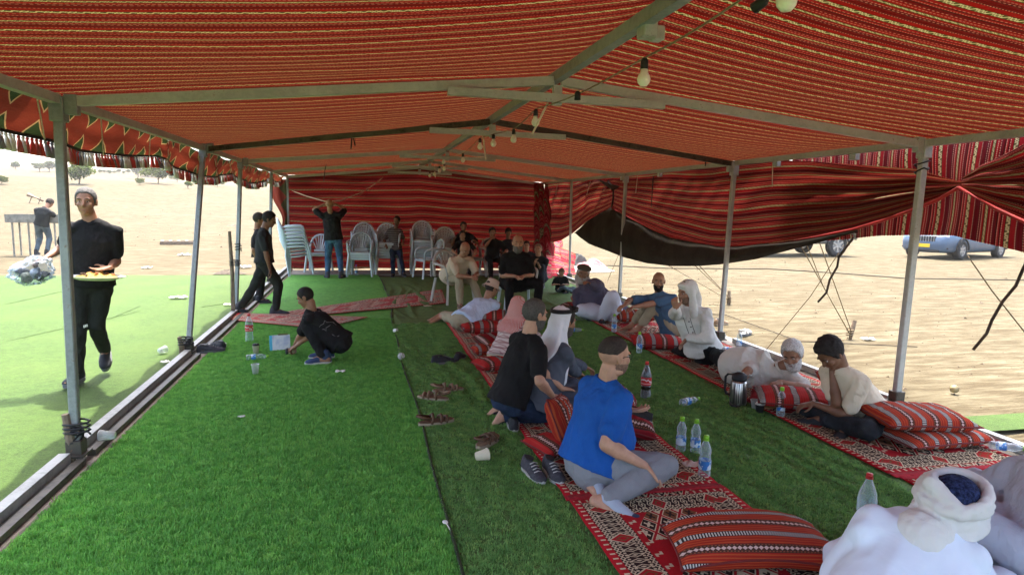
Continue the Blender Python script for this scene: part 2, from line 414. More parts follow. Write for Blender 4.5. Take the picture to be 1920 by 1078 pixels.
for y in (3.3, 5.1, 6.3, 9.3):
    bm = bmesh.new(); box(bm, (XR+.05, y+.3, HE-.035), (.05, .09, .07), None, .004); part('eave_bracket', bm, M_STEELL)
# base rails
for k, (y0, y1) in enumerate(((-1.5, 4.4), (4.55, 7.35), (7.5, 10.1), (10.25, 13.4), (13.6, 16.4))):
    bm = bmesh.new(); beam(bm, V((-1.84-.01*k, y0, .075)), V((-1.845-.008*k, y1, .075)), .065, .06)
    r = part('base_rail', bm, M_RUST)
    bm = bmesh.new(); beam(bm, V((-1.752, y0, .045)), V((-1.752, y1, .045)), .05, .04); part('rail_lip', bm, M_STEELD, r)
for k, (y0, y1) in enumerate(((-1.5, 4.5), (4.7, 7.2), (7.45, 10.9), (11.1, 16.4))):
    bm = bmesh.new(); beam(bm, V((4.53, y0, .07)), V((4.53, y1, .07)), .06, .06); part('base_rail', bm, M_STEELL)
# lashings round the post feet and at the heads
M_BLK = plain('black_tape', (.02, .02, .022), .2, .6)
for k, (c0, r0, nn) in enumerate(((V((-1.82, 4.49, .20)), .050, 5), (V((-1.872, 7.44, .17)), .048, 4), (V((4.50, 4.57, 2.08)), .052, 2), (V((-1.845, 10.3, 1.0)), .045, 3))):
    bm = bmesh.new(); pts = [c0 + V((math.cos(t*.7)*r0*(1+.25*nz(t*.9, k)), math.sin(t*.7)*r0*(1+.25*nz(t*.7, k+5)), (t/9/nn)*.12-.06+.03*nz(t*.6, k+9))) for t in range(9*nn)]
    tube(bm, pts, .0065, 6); part('lashing', bm, M_BLK, smooth=True)
# ---- roof cloth
M = Mat('roof_sadu_cloth', .9, .1)
ux, uy, _ = M.xyz('UV')
M.color(sadu(M, uy, ux, maroon=(.085, .004, .003))); M.bump(M.noise(2.2, 3, .5, 'UV', (.6, 2.2, 1))*.8 + M.noise(60, 2, .5, 'UV')*.1, .35, .05)
M.translucent(.13, (1.0, .85, .70)); M_ROOF = M.m
def roof(side):
    ys_ = rgt if side > 0 else lft
    def P(u, v):
        y = -.3 + 17.*v
        x = lerp(XC, (XR+.10 if side > 0 else XL-.06), u)
        z = lerp(HR+.065, HE+.055, u)
        # cloth sags between the trusses
        k = 0
        for a, b in zip([-.3]+ys_, ys_+[17]):
            if a <= y <= b:
                t = (y-a)/(b-a); k = math.sin(math.pi*t)
        z -= (.075*k*math.sin(math.pi*min(1, u*1.02))**.7) if u > 0 else 0
        z += .006*nz(x*1.2, y*4)*math.sin(math.pi*u)
        return (x, y, z)
    def UV(u, v): return ((u*3.16 if side > 0 else -u*3.16+.01), -.3+17.*v + .05*nz(u*2+side*3, v*12)+.02*nz(u*5, v*30))
    o = grid_mesh('roof_cloth', P, 26, 240, M_ROOF, TENT, UV); return o
roof(-1); roof(1)
# ---- back wall
def wallmat(name, tr=.12, **k):
    M = Mat(name, .92, .1); ux, uy, _ = M.xyz('UV')
    M.color(sadu(M, uy, ux, **k)); M.bump(M.noise(2.4, 4, .6, 'UV', (.5, 1.2, 1)), .5, .08)
    if tr: M.translucent(tr, (1., .7, .6))
    return M.m
M_WALL = wallmat('wall_sadu_cloth', .12, P=.40, red=(.15, .006, .008), olive=(.075, .06, .03), cream=(.22, .18, .10), white=(.28, .09, .07), dark=(.008, .006, .006), maroon=(.085, .005, .009), wide=.9)
M_SIDE = wallmat('side_sadu_cloth', .22, P=.33, red=(.20, .007, .010), olive=(.12, .10, .04), cream=(.30, .26, .14), white=(.46, .20, .14), dark=(.010, .007, .006), maroon=(.075, .005, .010), wide=1.0)
def backP(u, v):
    x = lerp(XL-.02, XR+.05, u); top = 2.27 + .30*(1-abs(x-XC)/3.15)
    z = lerp(.05, top+.03, v)
    y = 16.62 + .05*math.sin(x*5+2*nz(z, x))*(.3+.7*(1-v)) + .05*nz(x*1.5, z*1.5) + .10*(1-v)*nz(x*.8, 4)
    return (x, y, z)
bw = grid_mesh('back_wall_cloth', backP, 130, 40, M_WALL, TENT, lambda u, v: (u*6.3, v*2.35 + .22*math.sin(math.pi*u)*v + .05*nz(u*6, v*2)+ .05*u))
# ---- right side wall: a horizontally draped cloth, black lining, and a vertical striped cloth behind it
def tabpx(pts, X): return sorted([(lambda p: (p.y, p.z))(JX(px, py, X)) for px, py in pts])
hemL = tabpx([(1000, 467), (1010, 455), (1026, 457), (1052, 451), (1074, 437), (1104, 413), (1147, 390), (1182, 409), (1221, 429), (1260, 445), (1312, 455), (1352, 461), (1390, 461), (1440, 459), (1532, 444), (1600, 430), (1654, 414), (1725, 389), (1760, 374), (1797, 352)], 4.60)
topL = tabpx([(1015, 340), (1378, 305), (1450, 300), (1523, 303), (1715, 317), (1797, 340)], 4.60)
def drapeP(u, v):
    y = lerp(4.27, 16.6, u); zt = interp(topL, y); zb = interp(hemL, y)
    z = lerp(zb, zt, v)
    k = math.sin(math.pi*v)
    amp = .05 + .05*min(1, max(0, (y-10)/3))
    x = 4.60 + amp*k*(nz(y*.9, z*2.2)*1.3 + .7*nz(y*3.0+z*4, z*.7)) + .03*k
    if y < 7.5: x += .03*math.sin(v*26 + y*1.3)*min(1, (7.5-y)/1.6)*k    # folds gathered towards the knot
    return (x, y, z)
def drapeUV(u, v):
    y = lerp(4.27, 16.6, u); return (y, v*1.45 + .05*nz(y*.9, v*2) + .06*max(0, 1-abs((y*.62) % 2-1)*1.2))
grid_mesh('side_wall_cloth', drapeP, 240, 60, M_SIDE, TENT, drapeUV)
# second length right of the knot
hemR = tabpx([(1797, 352), (1868, 392), (1925, 418), (2050, 470)], 4.60); topR = tabpx([(1797, 340), (1838, 310), (1925, 268), (2050, 230)], 4.60)
def drape2(u, v):
    y = lerp(3.0, 4.26, u); z = lerp(interp(hemR, y), interp(topR, y), v)
    return (4.60 + .025*math.sin(v*24+y*2)*(1-u) + .05*nz(y*2, z*3), y, z)
grid_mesh('side_wall_cloth', drape2, 40, 40, M_SIDE, TENT, lambda u, v: (lerp(3.0, 4.26, u), v*1.1+.02))
# rolled bright hems
for pts in ([(1440, 459), (1532, 444), (1600, 430), (1654, 414), (1725, 389), (1760, 374), (1797, 352)], [(1797, 352), (1868, 392), (1925, 418), (2050, 470)], [(1147, 390), (1182, 409), (1221, 429), (1260, 445), (1312, 455), (1352, 461), (1440, 459)]):
    bm = bmesh.new(); tube(bm, [JX(px, py, 4.57) for px, py in pts], .014, 7); part('rolled_hem', bm, plain('hem_red', (.34, .02, .018), .2), smooth=True)
# vertical striped cloth (outer flap)
hemV = tabpx([(1470, 462), (1540, 452), (1605, 447), (1654, 442), (1706, 441), (1792, 442), (1853, 457), (1905, 470), (1990, 500)], 4.74)
def flapP(u, v):
    y = lerp(3.1, 6.6, u); z = lerp(interp(hemV, y), HE+.06, v)
    return (4.74 + .03*math.sin(y*7+nz(y, z)*2)*(1-v*.6) + .02*nz(y*3, z*2), y, z)
M_FLAP = wallmat('flap_sadu_cloth', .16, P=.33, red=(.18, .007, .010), olive=(.085, .07, .03), cream=(.42, .36, .20), white=(.46, .26, .20), dark=(.010, .007, .006), maroon=(.085, .005, .010))
grid_mesh('flap_cloth', flapP, 90, 40, M_FLAP, TENT, lambda u, v: (v*1.0, lerp(3.1, 6.6, u)+.03*nz(u*5, v*2)+(.12*(1-v)*nz(u*2, 7))))
def flap2(u, v):
    y = lerp(6.6, 13.6, u); return (4.70+.01*nz(y*3, v), y, lerp(HE-.14-.03*math.sin(u*9)**2, HE+.06, v))
grid_mesh('valance_cloth', flap2, 120, 5, M_FLAP, TENT, lambda u, v: (v*.25, lerp(6.6, 13.6, u)))
# black lining hanging below the red cloth
bt = tabpx([(1078, 437), (1104, 413), (1147, 388), (1182, 409), (1221, 429), (1260, 445), (1312, 455), (1352, 460), (1390, 460), (1495, 452), (1532, 445), (1611, 430)], 4.58)
bb = tabpx([(1078, 438), (1104, 457), (1172, 483), (1215, 494), (1260, 499), (1310, 499), (1352, 496), (1417, 486), (1440, 479), (1495, 464), (1516, 459), (1605, 434), (1611, 431)], 4.52)
y0, y1 = bt[0][0], bt[-1][0]
def lining(u, v):
    y = lerp(y0, y1, u); zt = interp(bt, y); zb = interp(bb, y)
    return (4.57 - .10*math.sin(math.pi*v*.8)*min(1, (zt-zb)*4) + .02*nz(y*1.5, v*2), y, lerp(zt, zb, v))
M = Mat('black_canvas', .9, .15); M.color(M.ramp(M.noise(2.5, 5, .65), [(.3, (.022, .018, .014)), (.7, (.048, .04, .03))])); M.bump(M.noise(4, 4, .6), .5, .04)
grid_mesh('black_lining', lining, 90, 14, M.m, TENT)
bm = bmesh.new(); tube(bm, [JX(1140, 340, 4.56), JX(1150, 352, 4.56), JX(1150, 370, 4.56), JX(1147, 389, 4.56)], .018, 6); part('lining_tie', bm, M_BLK, smooth=True)
bm = bmesh.new(); p = [JX(1122, 337, 4.57), JX(1162, 350, 4.57), JX(1150, 358, 4.55)]; vv = [bm.verts.new(q) for q in p] + [bm.verts.new(q-V((.02, 0, 0))) for q in p]
bm.faces.new(vv[:3]); bm.faces.new(vv[5:2:-1])
for a in range(3): bm.faces.new((vv[a], vv[a+3], vv[(a+1) % 3+3], vv[(a+1) % 3]))
part('lining_corner', bm, M_BLK)
# gathered bundle in the far right corner
def bundle(px0, px1, seed, m, ybase=15.6):
    for k in range(3):
        pts = [J(lerp(px0, px1, t/9)+9*k+5*nz(t*.8, seed+k), lerp(343, 498, t/9), 16.25-.12*k) for t in range(10)]
        bm = bmesh.new(); tube(bm, pts, [.06+.10*(t/9)*(1+.4*nz(t*.9, seed+k*3)) for t in range(10)], 12)
        part('gathered_curtain', bm, m, smooth=True)
M = Mat('bundle_sadu', .9, .1); gx, gy, gz = M.xyz('Object'); M.color(sadu(M, gx*.8+gy+gz*.25, gz, P=.3, red=(.22, .012, .02), olive=(.05, .04, .02), cream=(.25, .2, .12), white=(.3, .15, .12))); M.bump(M.noise(9, 3, .6, stretch=(1, 1, .2)), .8, .04); M_BUN = M.m
bundle(1006, 1012, 2, M_BUN)
def outcloth(u, v):   # end of the curtain lying out on the sand behind the corner
    a = JX(lerp(1020, 1068, u), lerp(425, 470, u), 5.1); b = G(lerp(1022, 1075, u), lerp(525, 516, u))
    p = a.lerp(b, v); p.x += .10*nz(u*6, v*2) + .08*math.sin(u*14); p.z = max(.03, p.z + .05*math.sin(v*12+u*5)); return p
M = Mat('curtain_outside', .9, .1); gx, gy, _ = M.xyz('UV'); M.color(sadu(M, gy*1.2, gx, P=.3, red=(.5, .03, .05), olive=(.3, .2, .12), white=(.7, .5, .5))); M.translucent(.3)
grid_mesh('curtain_end', outcloth, 40, 30, M.m, TENT)
# small stones and clods over the sand
rnd = random.Random(8); vs, fs = [], []
for _ in range(5200):
    if rnd.random() < .6: x, y = 4.9+abs(rnd.gauss(0, 7)), rnd.uniform(2, 24)
    else: x, y = rnd.uniform(-26, 3), rnd.uniform(16.5, 60)
    s_ = .008*math.exp(rnd.gauss(0, .55))*(1 if y < 24 else 2.2); z = terrain_z(x, y); i = len(vs)
    q = [(1, 0, 0), (-.5, .8, 0), (-.5, -.8, 0), (.1, .1, .8)]; an = rnd.uniform(0, 6.28)
    vs += [(x+s_*(p[0]*math.cos(an)-p[1]*math.sin(an))*rnd.uniform(.7, 1.6), y+s_*(p[0]*math.sin(an)+p[1]*math.cos(an))*rnd.uniform(.7, 1.6), z+s_*p[2]) for p in q]; fs += [(i, i+1, i+3), (i+1, i+2, i+3), (i+2, i, i+3)]
me = bpy.data.meshes.new('pebbles'); me.from_pydata(vs, [], fs); tag(link_mesh('pebbles', me, plain('pebble', (.13, .10, .065), .5, .9, 3), None, False), kind='stuff')
# ---- left: valance with tassels
XV = -1.98
vb = tabpx([(-90, 212), (0, 240), (60, 256), (100, 268), (160, 283), (230, 292), (290, 293), (310, 300), (340, 318), (370, 329), (400, 332), (430, 326), (437, 324), (450, 335), (462, 342), (478, 344), (492, 341), (504, 334), (515, 341), (530, 343), (541, 338)], XV)
vy0, vy1 = vb[0][0], vb[-1][0]
vy1 = min(vy1, 16.5); 
def vtop(y): return 2.315 - .04*abs(math.sin(y*2.1))*(1.9 if y > 7 else .6)
M = Mat('valance_cloth', .9, .1); ux, uy, _ = M.xyz('UV')
q = (ux/.34).frac()*2-1; h = uy
tri1 = (q.abs()*.62 + h) < .36; tri2 = (q.abs()*.62 + (1-h)) < .38
o1 = ((q.abs()*.62 + h) < .42); o2 = ((q.abs()*.62 + (1-h)) < .44)
c = mixc(M.nt, M.noise(5, 4, .6, 'UV'), (.13, .024, .015), (.18, .037, .023))
c = mixc(M.nt, o1.mx(o2), c, (.36, .26, .13)); c = mixc(M.nt, tri1.mx(tri2), c, (.030, .052, .022))
M.color(c); M.translucent(.25, (1, .8, .6)); M.bump(M.noise(7, 3, .6, 'UV'), .5, .03)
def valP(u, v):
    y = lerp(vy0, vy1, u); zb = interp(vb, y); z = lerp(zb, vtop(y), v)
    return (XV + .035*(1-v)*math.sin(y*5.5) + .02*nz(y*2, v*3) + .11*v, y, z)
VAL = grid_mesh('valance', valP, 240, 10, M.m, TENT, lambda u, v: (lerp(vy0, vy1, u), v))
bm = bmesh.new(); tube(bm, [V((XV+.035*math.sin(lerp(vy0, vy1, t/120)*5.5), lerp(vy0, vy1, t/120), interp(vb, lerp(vy0, vy1, t/120)))) for t in range(121)], .011, 6); tag(obj('edge_braid', bm, M_BLK, VAL, True))
tm = []
for nm, c in (('white', (.72, .70, .66)), ('red', (.50, .05, .04)), ('pale', (.60, .56, .50)), ('grey', (.20, .19, .22)), ('dull_red', (.38, .08, .07))):
    bm = bmesh.new(); lathe(bm, [(0, 0), (.008, -.004), (.011, -.014), (.007, -.02), (.014, -.045), (.018, -.100), (0, -.104)], 7)
    me = bpy.data.meshes.new('tassel'); bm.to_mesh(me); bm.free(); me.materials.append(plain('tassel_'+nm, c, .2, .9)); me.shade_smooth(); tm.append(me)
y = vy0 + .02; k = 0
while y < vy1-.05 and k < 300:
    o = bpy.data.objects.new('tassel', tm[(k*7 + (k//3)) % 5]); C.objects.link(o); o.parent = VAL
    o.location = (XV+.035*math.sin(y*5.5), y, interp(vb, y)-.008); o.rotation_euler = (random.uniform(-.15, .15), random.uniform(-.2, .2), 0)
    y += .038 + .0012*max(0, y-8); k += 1
# sunlit plastic strip showing between the eave and the roof
M_PLA = plain('white_plastic', (.75, .77, .78), .05, .4)
M = Mat('white_sheet', .6, .2); M.color(mixc(M.nt, M.noise(6, 3, .5), (.7, .7, .7), (.8, .8, .8))); M.translucent(.6)
for ya, yb, w in ((1.0, 4.46, .13), (8.3, 10.3, .06), (10.6, 13.6, .05)):
    grid_mesh('plastic_trim', lambda u, v: (XL-.035-w*u, lerp(ya, yb, v), HE+.045+.05*u+.01*nz(v*9, u*2)), 4, 40, M.m, TENT, thick=.002)
# tie cords hanging on the valance and the side wall
M_CORD = plain('white_cord', (.62, .55, .45), .15, .8)
M_CORDD = plain('dark_cord', (.05, .04, .03), .2, .8)
def cord(name, pts, r, m, sub=6):
    P2 = []
    for a, b in zip(pts, pts[1:]):
        for t in range(sub): P2.append(Vector(a).lerp(Vector(b), t/sub))
    P2.append(Vector(pts[-1])); bm = bmesh.new(); tube(bm, P2, r, 5); return obj(name, bm, m, None, True)
for a, b in (((70, 187), (84, 262)), ((188, 205), (194, 292)), ((282, 232), (280, 292)), ((316, 252), (315, 305)), ((372, 290), (377, 330)), ((403, 298), (408, 330)), ((430, 302), (436, 326))):
    o = cord('tie_cord', [JX(*a, XV+.14), JX((a[0]+b[0])/2, (a[1]+b[1])/2, XV+.07), JX(*b, XV+.06)], .0045, M_CORD); o.parent = TENT
for pts in (((1449, 300), (1448, 350)), ((1196, 325), (1192, 362)), ((1046, 340), (1042, 366)), ((1107, 340), (1100, 366))):
    o = cord('tie_cord', [JX(*pts[0], 4.5), JX(*pts[1], 4.52)], .005, M_CORD); o.parent = TENT
# dark torn drape in the far left corner
M = Mat('corner_drape', .9, .1); ux, uy, _ = M.xyz('UV'); q = ((uy/.33).frac()*2-1).abs()
M.color(mixc(M.nt, (q*.5+ux) < .5, (.16, .03, .02), (.05, .05, .02))); M.translucent(.15)
def cdr(u, v):
    a = J(545+4*v, 340, 16.4); z = lerp(2.2, .95, v); w = .22 + .12*math.sin(v*6)
    return (XL - .02 - w*u, 16.40+.08*math.sin(u*7+v*3), z)
grid_mesh('corner_drape', cdr, 10, 30, M.m, TENT)
# ---------------------------------------------------------------- rugs
def rug_mat(name, faded=0.):
    M = Mat(name, .95, .08); nt = M.nt
    x, y, z = M.xyz('UV')          # x: metres from the left edge, y: metres along, width 1.0, length in z of generated -> both ends handled by uv wrap
    L = 2.95
    yy = y; e1 = x.mn(1.0-x); e2 = yy.mn(L-yy); e = e1.mn(e2)
    side = e1 < e2
    s = yy*side + x*(1-side)
    f = lambda c: tuple(c_*(1-faded)+faded*t for c_, t in zip(c, (.62, .40, .34)))
    red, black, cream, brown = f((.36, .012, .018)), f((.022, .014, .012)), f((.56, .47, .32)), f((.17, .07, .03))
    col = mixc(nt, M.noise(4, 4, .6, 'UV'), tuple(c*.8 for c in red), tuple(c*1.2 for c in red))
    # field lattice
    u, v = x-.5, yy-L/2
    a = (u+v*.62)/.115; b = (u-v*.62)/.115
    fa, fb = (a.frac()-.5).abs(), (b.frac()-.5).abs(); m = fa.mx(fb)
    h = ((a.floor()*3+b.floor()*5)/4).frac()
    cell = mixc(nt, h < .3, mixc(nt, h < .6, brown, cream), black)
    cell = mixc(nt, (fa.mn(fb) < .07)*(m < .27), cell, mixc(nt, h < .3, black, cream))
    cell = mixc(nt, m > .37, cell, cream)
    reg = (u.abs() + ((v.abs()*2.1).frac()*.35)) < .34
    reg = reg*(u.abs() < .24)
    col = mixc(nt, reg*(m < .43), col, cell)
    # small hooked marks beside the field
    ax = (u.abs()-.245)/.022; ay = ((v/.11).frac()-.5)*5
    hook = (ax.abs() < 1)*(ay.abs() < 1)*(((ay.abs() < .25)+((ax+ay.abs()*.0+(ay > 0)*1.4-.7).abs() < .35)) > .5)
    col = mixc(nt, hook, col, cream)
    # border
    p = (e-.135)/.075
    bd = (p.abs() < 1.12)
    bc = black
    q = ((s/.052).frac()-.5).abs()*2
    d1 = (q + p.abs()*1.25)
    mot = ((d1 - .72).abs() < .12).mx((d1 < .28)*1.)
    chain = ((((s/.03).frac()-.5)*2).abs() + ((p.abs()-.92)*5).abs() - .85).abs() < .3
    leaf = ((((s/.02).frac()-.5).abs()*2) > .45)*((p.abs()-.58).abs() < .10)
    c2 = mixc(nt, mot.mx(chain).mx(leaf), bc, cream)
    qr = ((s/.33).frac()-.5).abs()*.33/.05 + p.abs()
    c2 = mixc(nt, qr < 1.05, c2, cream); c2 = mixc(nt, qr < .88, c2, red); c2 = mixc(nt, ((qr-.45).abs() < .1), c2, brown)
    col = mixc(nt, bd, col, c2)
    tick = ((s/.045).frac() < .28)*((e-.03).abs() < .014)
    col = mixc(nt, tick, col, cream)
    n = M.noise(90, 3, .6, 'UV'); col = mixc(nt, ((n-.45)*3).clamp()*.30, col, tuple(c*.4 for c in red))
    M.color(col); M.bump(n*.5+M.noise(7, 3, .6, 'UV'), .5, .015)
    return M.m
M_RUG = rug_mat('rug_red'); M_RUGF = rug_mat('rug_faded', .16)
M_FRINGE = plain('fringe_red', (.34, .012, .02), .3, .95, 40, .8, 60)
def rug(x0, x1, y0, y1, z, label, m=M_RUG, seed=1, group=None):
    r = tag(empty('rug'), label, 'rug', group)
    def zf(x, y): return z + .006*max(0, nz(x*2.5+seed, y*1.7)) + .003*nz(x*7, y*7)
    def P(u, v):
        y = lerp(y0, y1, v); x = lerp(x0, x1, u)+.012*nz(y*1.6, seed) + .01*nz(y*5, seed)
        return (x, y, zf(x, y))
    grid_mesh('woven_panel', P, 24, 70, m, r, lambda u, v: (u, v*2.95), thick=.006)
    for ye, s in ((y0, -1), (y1, 1)):
        def F(u, v): x = lerp(x0, x1, u)+.012*nz(ye*1.6, seed); return (x+.004*math.sin(u*300), ye+s*(v*.06*(1+.3*nz(u*40, seed))-.004), zf(x, ye)+.002-.004*v)
        grid_mesh('fringe', F, 90, 2, M_FRINGE, r, thick=.004)
    return r
rug(1.13, 2.12, .45, 3.36, .034, 'red and black patterned rug nearest the camera under the large striped cushion', seed=1)
rug(1.12, 2.11, 3.42, 6.35, .030, 'red patterned rug under the man in the blue polo shirt', seed=2)
rug(1.11, 2.09, 6.40, 9.4, .034, 'far red rug of the left row, under the man in the bucket hat', seed=3)
rug(3.28, 4.40, 3.36, 6.55, .032, 'red patterned rug on the right under the bearded man and the youth', seed=4)
rug(3.32, 4.44, .4, 3.28, .028, 'red rug at the right edge under the man in lavender', seed=5)
rug(3.25, 4.38, 6.62, 9.75, .036, 'far right red rug under the bald man and hooded man', seed=6)
def rugquad(q, z, label, seed, m=M_RUGF, w=.95):
    r = tag(empty('rug'), label, 'rug'); pts = [G(*p) for p in q]
    def P(u, v):
        p = pts[0].lerp(pts[3], u).lerp(pts[1].lerp(pts[2], u), v); p.z = z+.012*max(0, nz(p.x*2+seed, p.y*2)); return p
    grid_mesh('woven_panel', P, 20, 50, m, r, lambda u, v: (u, v*2.95), thick=.006)
    def F(u, v):
        p = P(u, 0); d = (pts[0]-pts[1]).normalized(); return p + d*(v*.07*(1+.3*nz(u*40, seed)))
    grid_mesh('fringe', F, 60, 2, M_FRINGE, r, thick=.004)
rugquad([(470, 607), (838, 572), (828, 546), (520, 591)], .036, 'long faded pink rug laid crosswise toward the chairs', 3)
rugquad([(430, 606), (600, 623), (690, 601), (455, 594)], .052, 'folded faded rug end lying by the left rail', 5)

# ---------------------------------------------------------------- cushions
def cush_mat(name, red=(.34, .026, .016), orange=(.46, .09, .030), band=(.10, .09, .085), P=.20):
    M = Mat(name, .9, .1); nt = M.nt; u, v, _ = M.xyz('UV')   # stripes across u
    t = (u/P).frac()
    c = mixc(nt, ((u/.018).frac() < .35), red, orange)
    c = mixc(nt, M.noise(8, 3, .6, 'UV')*.5, c, tuple(x*.6 for x in red))
    lad = t.near(.25, .095); c = mixc(nt, lad, c, (.035, .03, .03)); c = mixc(nt, t.near(.25, .08)*((v/.013).frac() < .48), c, (.50, .46, .42))
    c = mixc(nt, t.near(.75, .13), c, (.07, .03, .022)); c = mixc(nt, t.near(.75, .07)*((((v/.024).frac()-.5).abs()*2+(t-.75).abs()/.06) < 1.0), c, (.55, .38, .34))
    c = mixc(nt, t.near(.75, .105)*(t.near(.75, .085)._m('SUBTRACT', 1., t.near(.75, .085)))*((v/.016).frac() < .5), c, (.30, .10, .05))
    M.color(c); n = M.noise(5, 3, .6, 'UV'); M.bump(n+M.noise(150, 2, .5, 'UV')*.15, .4, .03); return M.m
M_C1 = cush_mat('cushion_orange'); M_C2 = cush_mat('cushion_red', (.38, .02, .02), (.42, .04, .03), P=.26); M_C3 = cush_mat('cushion_maroon', (.22, .012, .018), (.30, .02, .025), P=.3)
def cushion(label, loc, size, rz=0, rx=0, ry=0, m=M_C1, along=True, seed=0, sag=0.):
    lx, ly, lz = size
    c = tag(empty('cushion'), label, 'cushion'); c.location = loc; c.rotation_euler = (rx, ry, rz)
    n = 22; bm = bmesh.new(); uvl = bm.loops.layers.uv.new('UVMap'); grids = []
    for s in (1, -1):
        g = []
        for j in range(n+1):
            row = []
            for i in range(n+1):
                u, v = 2*i/n-1, 2*j/n-1
                pr = (max(0, 1-abs(u)**3.2)*max(0, 1-abs(v)**2.6))**.48
                px = u*lx/2*(1-.05*(1-abs(v)**2)*abs(u)**4); py = v*ly/2*(1-.07*(1-abs(u)**2)*abs(v)**4)
                z = s*lz/2*pr*(1+.18*nz(u*1.7+seed, v*1.7, s)) + .008*nz(u*6+seed, v*5, s)*(pr > .1) + sag*(u*u-.3)
                if abs(u) > .999 or abs(v) > .999: z = sag*(u*u-.3)
                row.append(bm.verts.new((px, py, z)))
            g.append(row)
        for j in range(n):
            for i in range(n):
                q = [g[j][i], g[j][i+1], g[j+1][i+1], g[j+1][i]]
                f = bm.faces.new(q if s > 0 else q[::-1])
                for lp in f.loops:
                    co = lp.vert.co; a, b = (co.x, co.y+co.z*s*.8) if along else (co.y+co.z*s*.9, co.x)
                    lp[uvl].uv = (a+seed*.07, b)
    bmesh.ops.remove_doubles(bm, verts=bm.verts, dist=1e-5)
    obj('cushion_cover', bm, m, c, True)
    bm = bmesh.new(); pts = []
    for a, b in (((-1, -1), (1, -1)), ((1, -1), (1, 1)), ((1, 1), (-1, 1)), ((-1, 1), (-1, -1))):
        for t in range(8):
            u, v = lerp(a[0], b[0], t/8), lerp(a[1], b[1], t/8)
            pts.append(V((u*lx/2*(1-.05*(1-abs(v)**2)), v*ly/2*(1-.07*(1-abs(u)**2)), sag*(u*u-.3))))
    pts.append(pts[0]); tube(bm, pts, .006, 5); obj('piping', bm, M_HEMC, c, True)
    return c
M_HEMC = plain('piping_maroon', (.16, .02, .02), .2)
cushion('large orange and black striped cushion on the nearest rug', (1.82, 2.62, .115), (.80, .42, .19), R(-12), 0, 0, M_C1, False, 1, -.05)
cushion('upper striped cushion of the pair stacked by the right rail', (3.97, 3.86, .215), (.72, .42, .15), R(-6), R(3), R(2), M_C1, True, 2)
cushion('lower striped cushion of the pair stacked by the right rail', (4.05, 3.80, .095), (.76, .44, .12), R(2), 0, 0, M_C1, True, 3)
cushion('striped cushion propped upright between the kneeling man and the blue polo', (1.32, 4.16, .25), (.44, .30, .15), R(60), R(65), R(10), M_C1, True, 4)
cushion('striped cushion lying flat behind the man in the blue polo', (1.31, 4.10, .09), (.46, .34, .12), R(20), 0, 0, M_C2, True, 5)
cushion('dark red cushion in front of the blue polo man', (1.93, 4.32, .13), (.52, .30, .16), R(70), R(12), 0, M_C3, True, 6)
cushion('dark red cushion standing beside the blue polo man', (1.90, 4.55, .22), (.5, .28, .16), R(60), R(35), 0, M_C3, True, 7)
for k, (lb, px, py, z, rz, rx, m, sz) in enumerate((
    ('upper red cushion under the arm of the bucket hat man', 905, 590, .22, -10, 12, M_C2, (.62, .36, .14)),
    ('middle red cushion stacked behind the bucket hat man', 905, 612, .10, 4, 0, M_C2, (.6, .34, .16)),
    ('red cushion folded on the rug left of the checkered scarf', 925, 640, .13, 30, 20, M_C3, (.42, .3, .15)),
    ('small striped cushion lying on the left rug edge', 915, 655, .08, 5, 0, M_C1, (.36, .26, .12)),
    ('red cushion half hidden behind the kneeling man in black', 930, 680, .09, 20, 0, M_C2, (.44, .3, .13)),
    ('red striped cushion beside the hooded man', 1232, 640, .11, -15, 4, M_C2, (.62, .36, .15)),
    ('orange red bolster under the bald man arms', 1190, 592, .14, -10, 10, M_C1, (.56, .30, .16)),
    ('maroon cushion beside the man in the purple cloak', 1085, 575, .11, 5, 0, M_C3, (.55, .34, .16)),
    ('upper red cushion under the arm of the grey bearded man', 1490, 745, .17, -25, 6, M_C2, (.62, .36, .13)),
    ('lower red cushion under the grey bearded man', 1480, 752, .08, -38, 0, M_C3, (.66, .36, .12)),
    ('orange cushion between the bearded man and the youth', 1560, 712, .20, 40, 40, M_C1, (.34, .28, .12)))):
    g = G(px, py, z); cushion(lb, g, sz, R(rz), R(rx), 0, m, True, 8+k)

# ---------------------------------------------------------------- plastic, glass, small things
def clear_mat(name, tint=(.86, .93, .96), alpha=.10):
    M = Mat(name, .08, .6); nt = M.nt; M.p.inputs['Base Color'].default_value = (*tint, 1)
    t = nt.nodes.new('ShaderNodeBsdfTransparent'); t.inputs[0].default_value = (*tint, 1)
    lw = nt.nodes.new('ShaderNodeLayerWeight'); lw.inputs[0].default_value = .35
    mx = nt.nodes.new('ShaderNodeMixShader'); f = (E(nt, lw.outputs['Facing'])*.6 + alpha).clamp()
    nt.links.new(f.k, mx.inputs[0]); nt.links.new(t.outputs[0], mx.inputs[1]); nt.links.new(M.p.outputs[0], mx.inputs[2]); nt.links.new(mx.outputs[0], M.out.inputs[0]); return M.m
M_PET = clear_mat('clear_bottle'); M_BAGM = clear_mat('clear_bag', (.70, .76, .82), .05); M_CUPC = clear_mat('clear_cup', (.85, .88, .86), .25)
M_GREENCAP = plain('green_cap', (.22, .50, .03), .05, .4); M_REDCAP = plain('red_cap', (.50, .03, .03), .05, .4); M_BLUECAP = plain('blue_cap', (.03, .12, .5), .05, .4)
M_COLA = plain('dark_cola', (.012, .006, .004), .2, .12, spec=.6)
M_PAPER = plain('white_paper', (.72, .70, .64), .06, .8); M_WHITE = plain('white_plastic_cup', (.74, .72, .66), .06, .5)
M = Mat('water_label', .4, .4); _, _, lz_ = M.xyz('Object'); lx_, _, _ = M.xyz('Object')
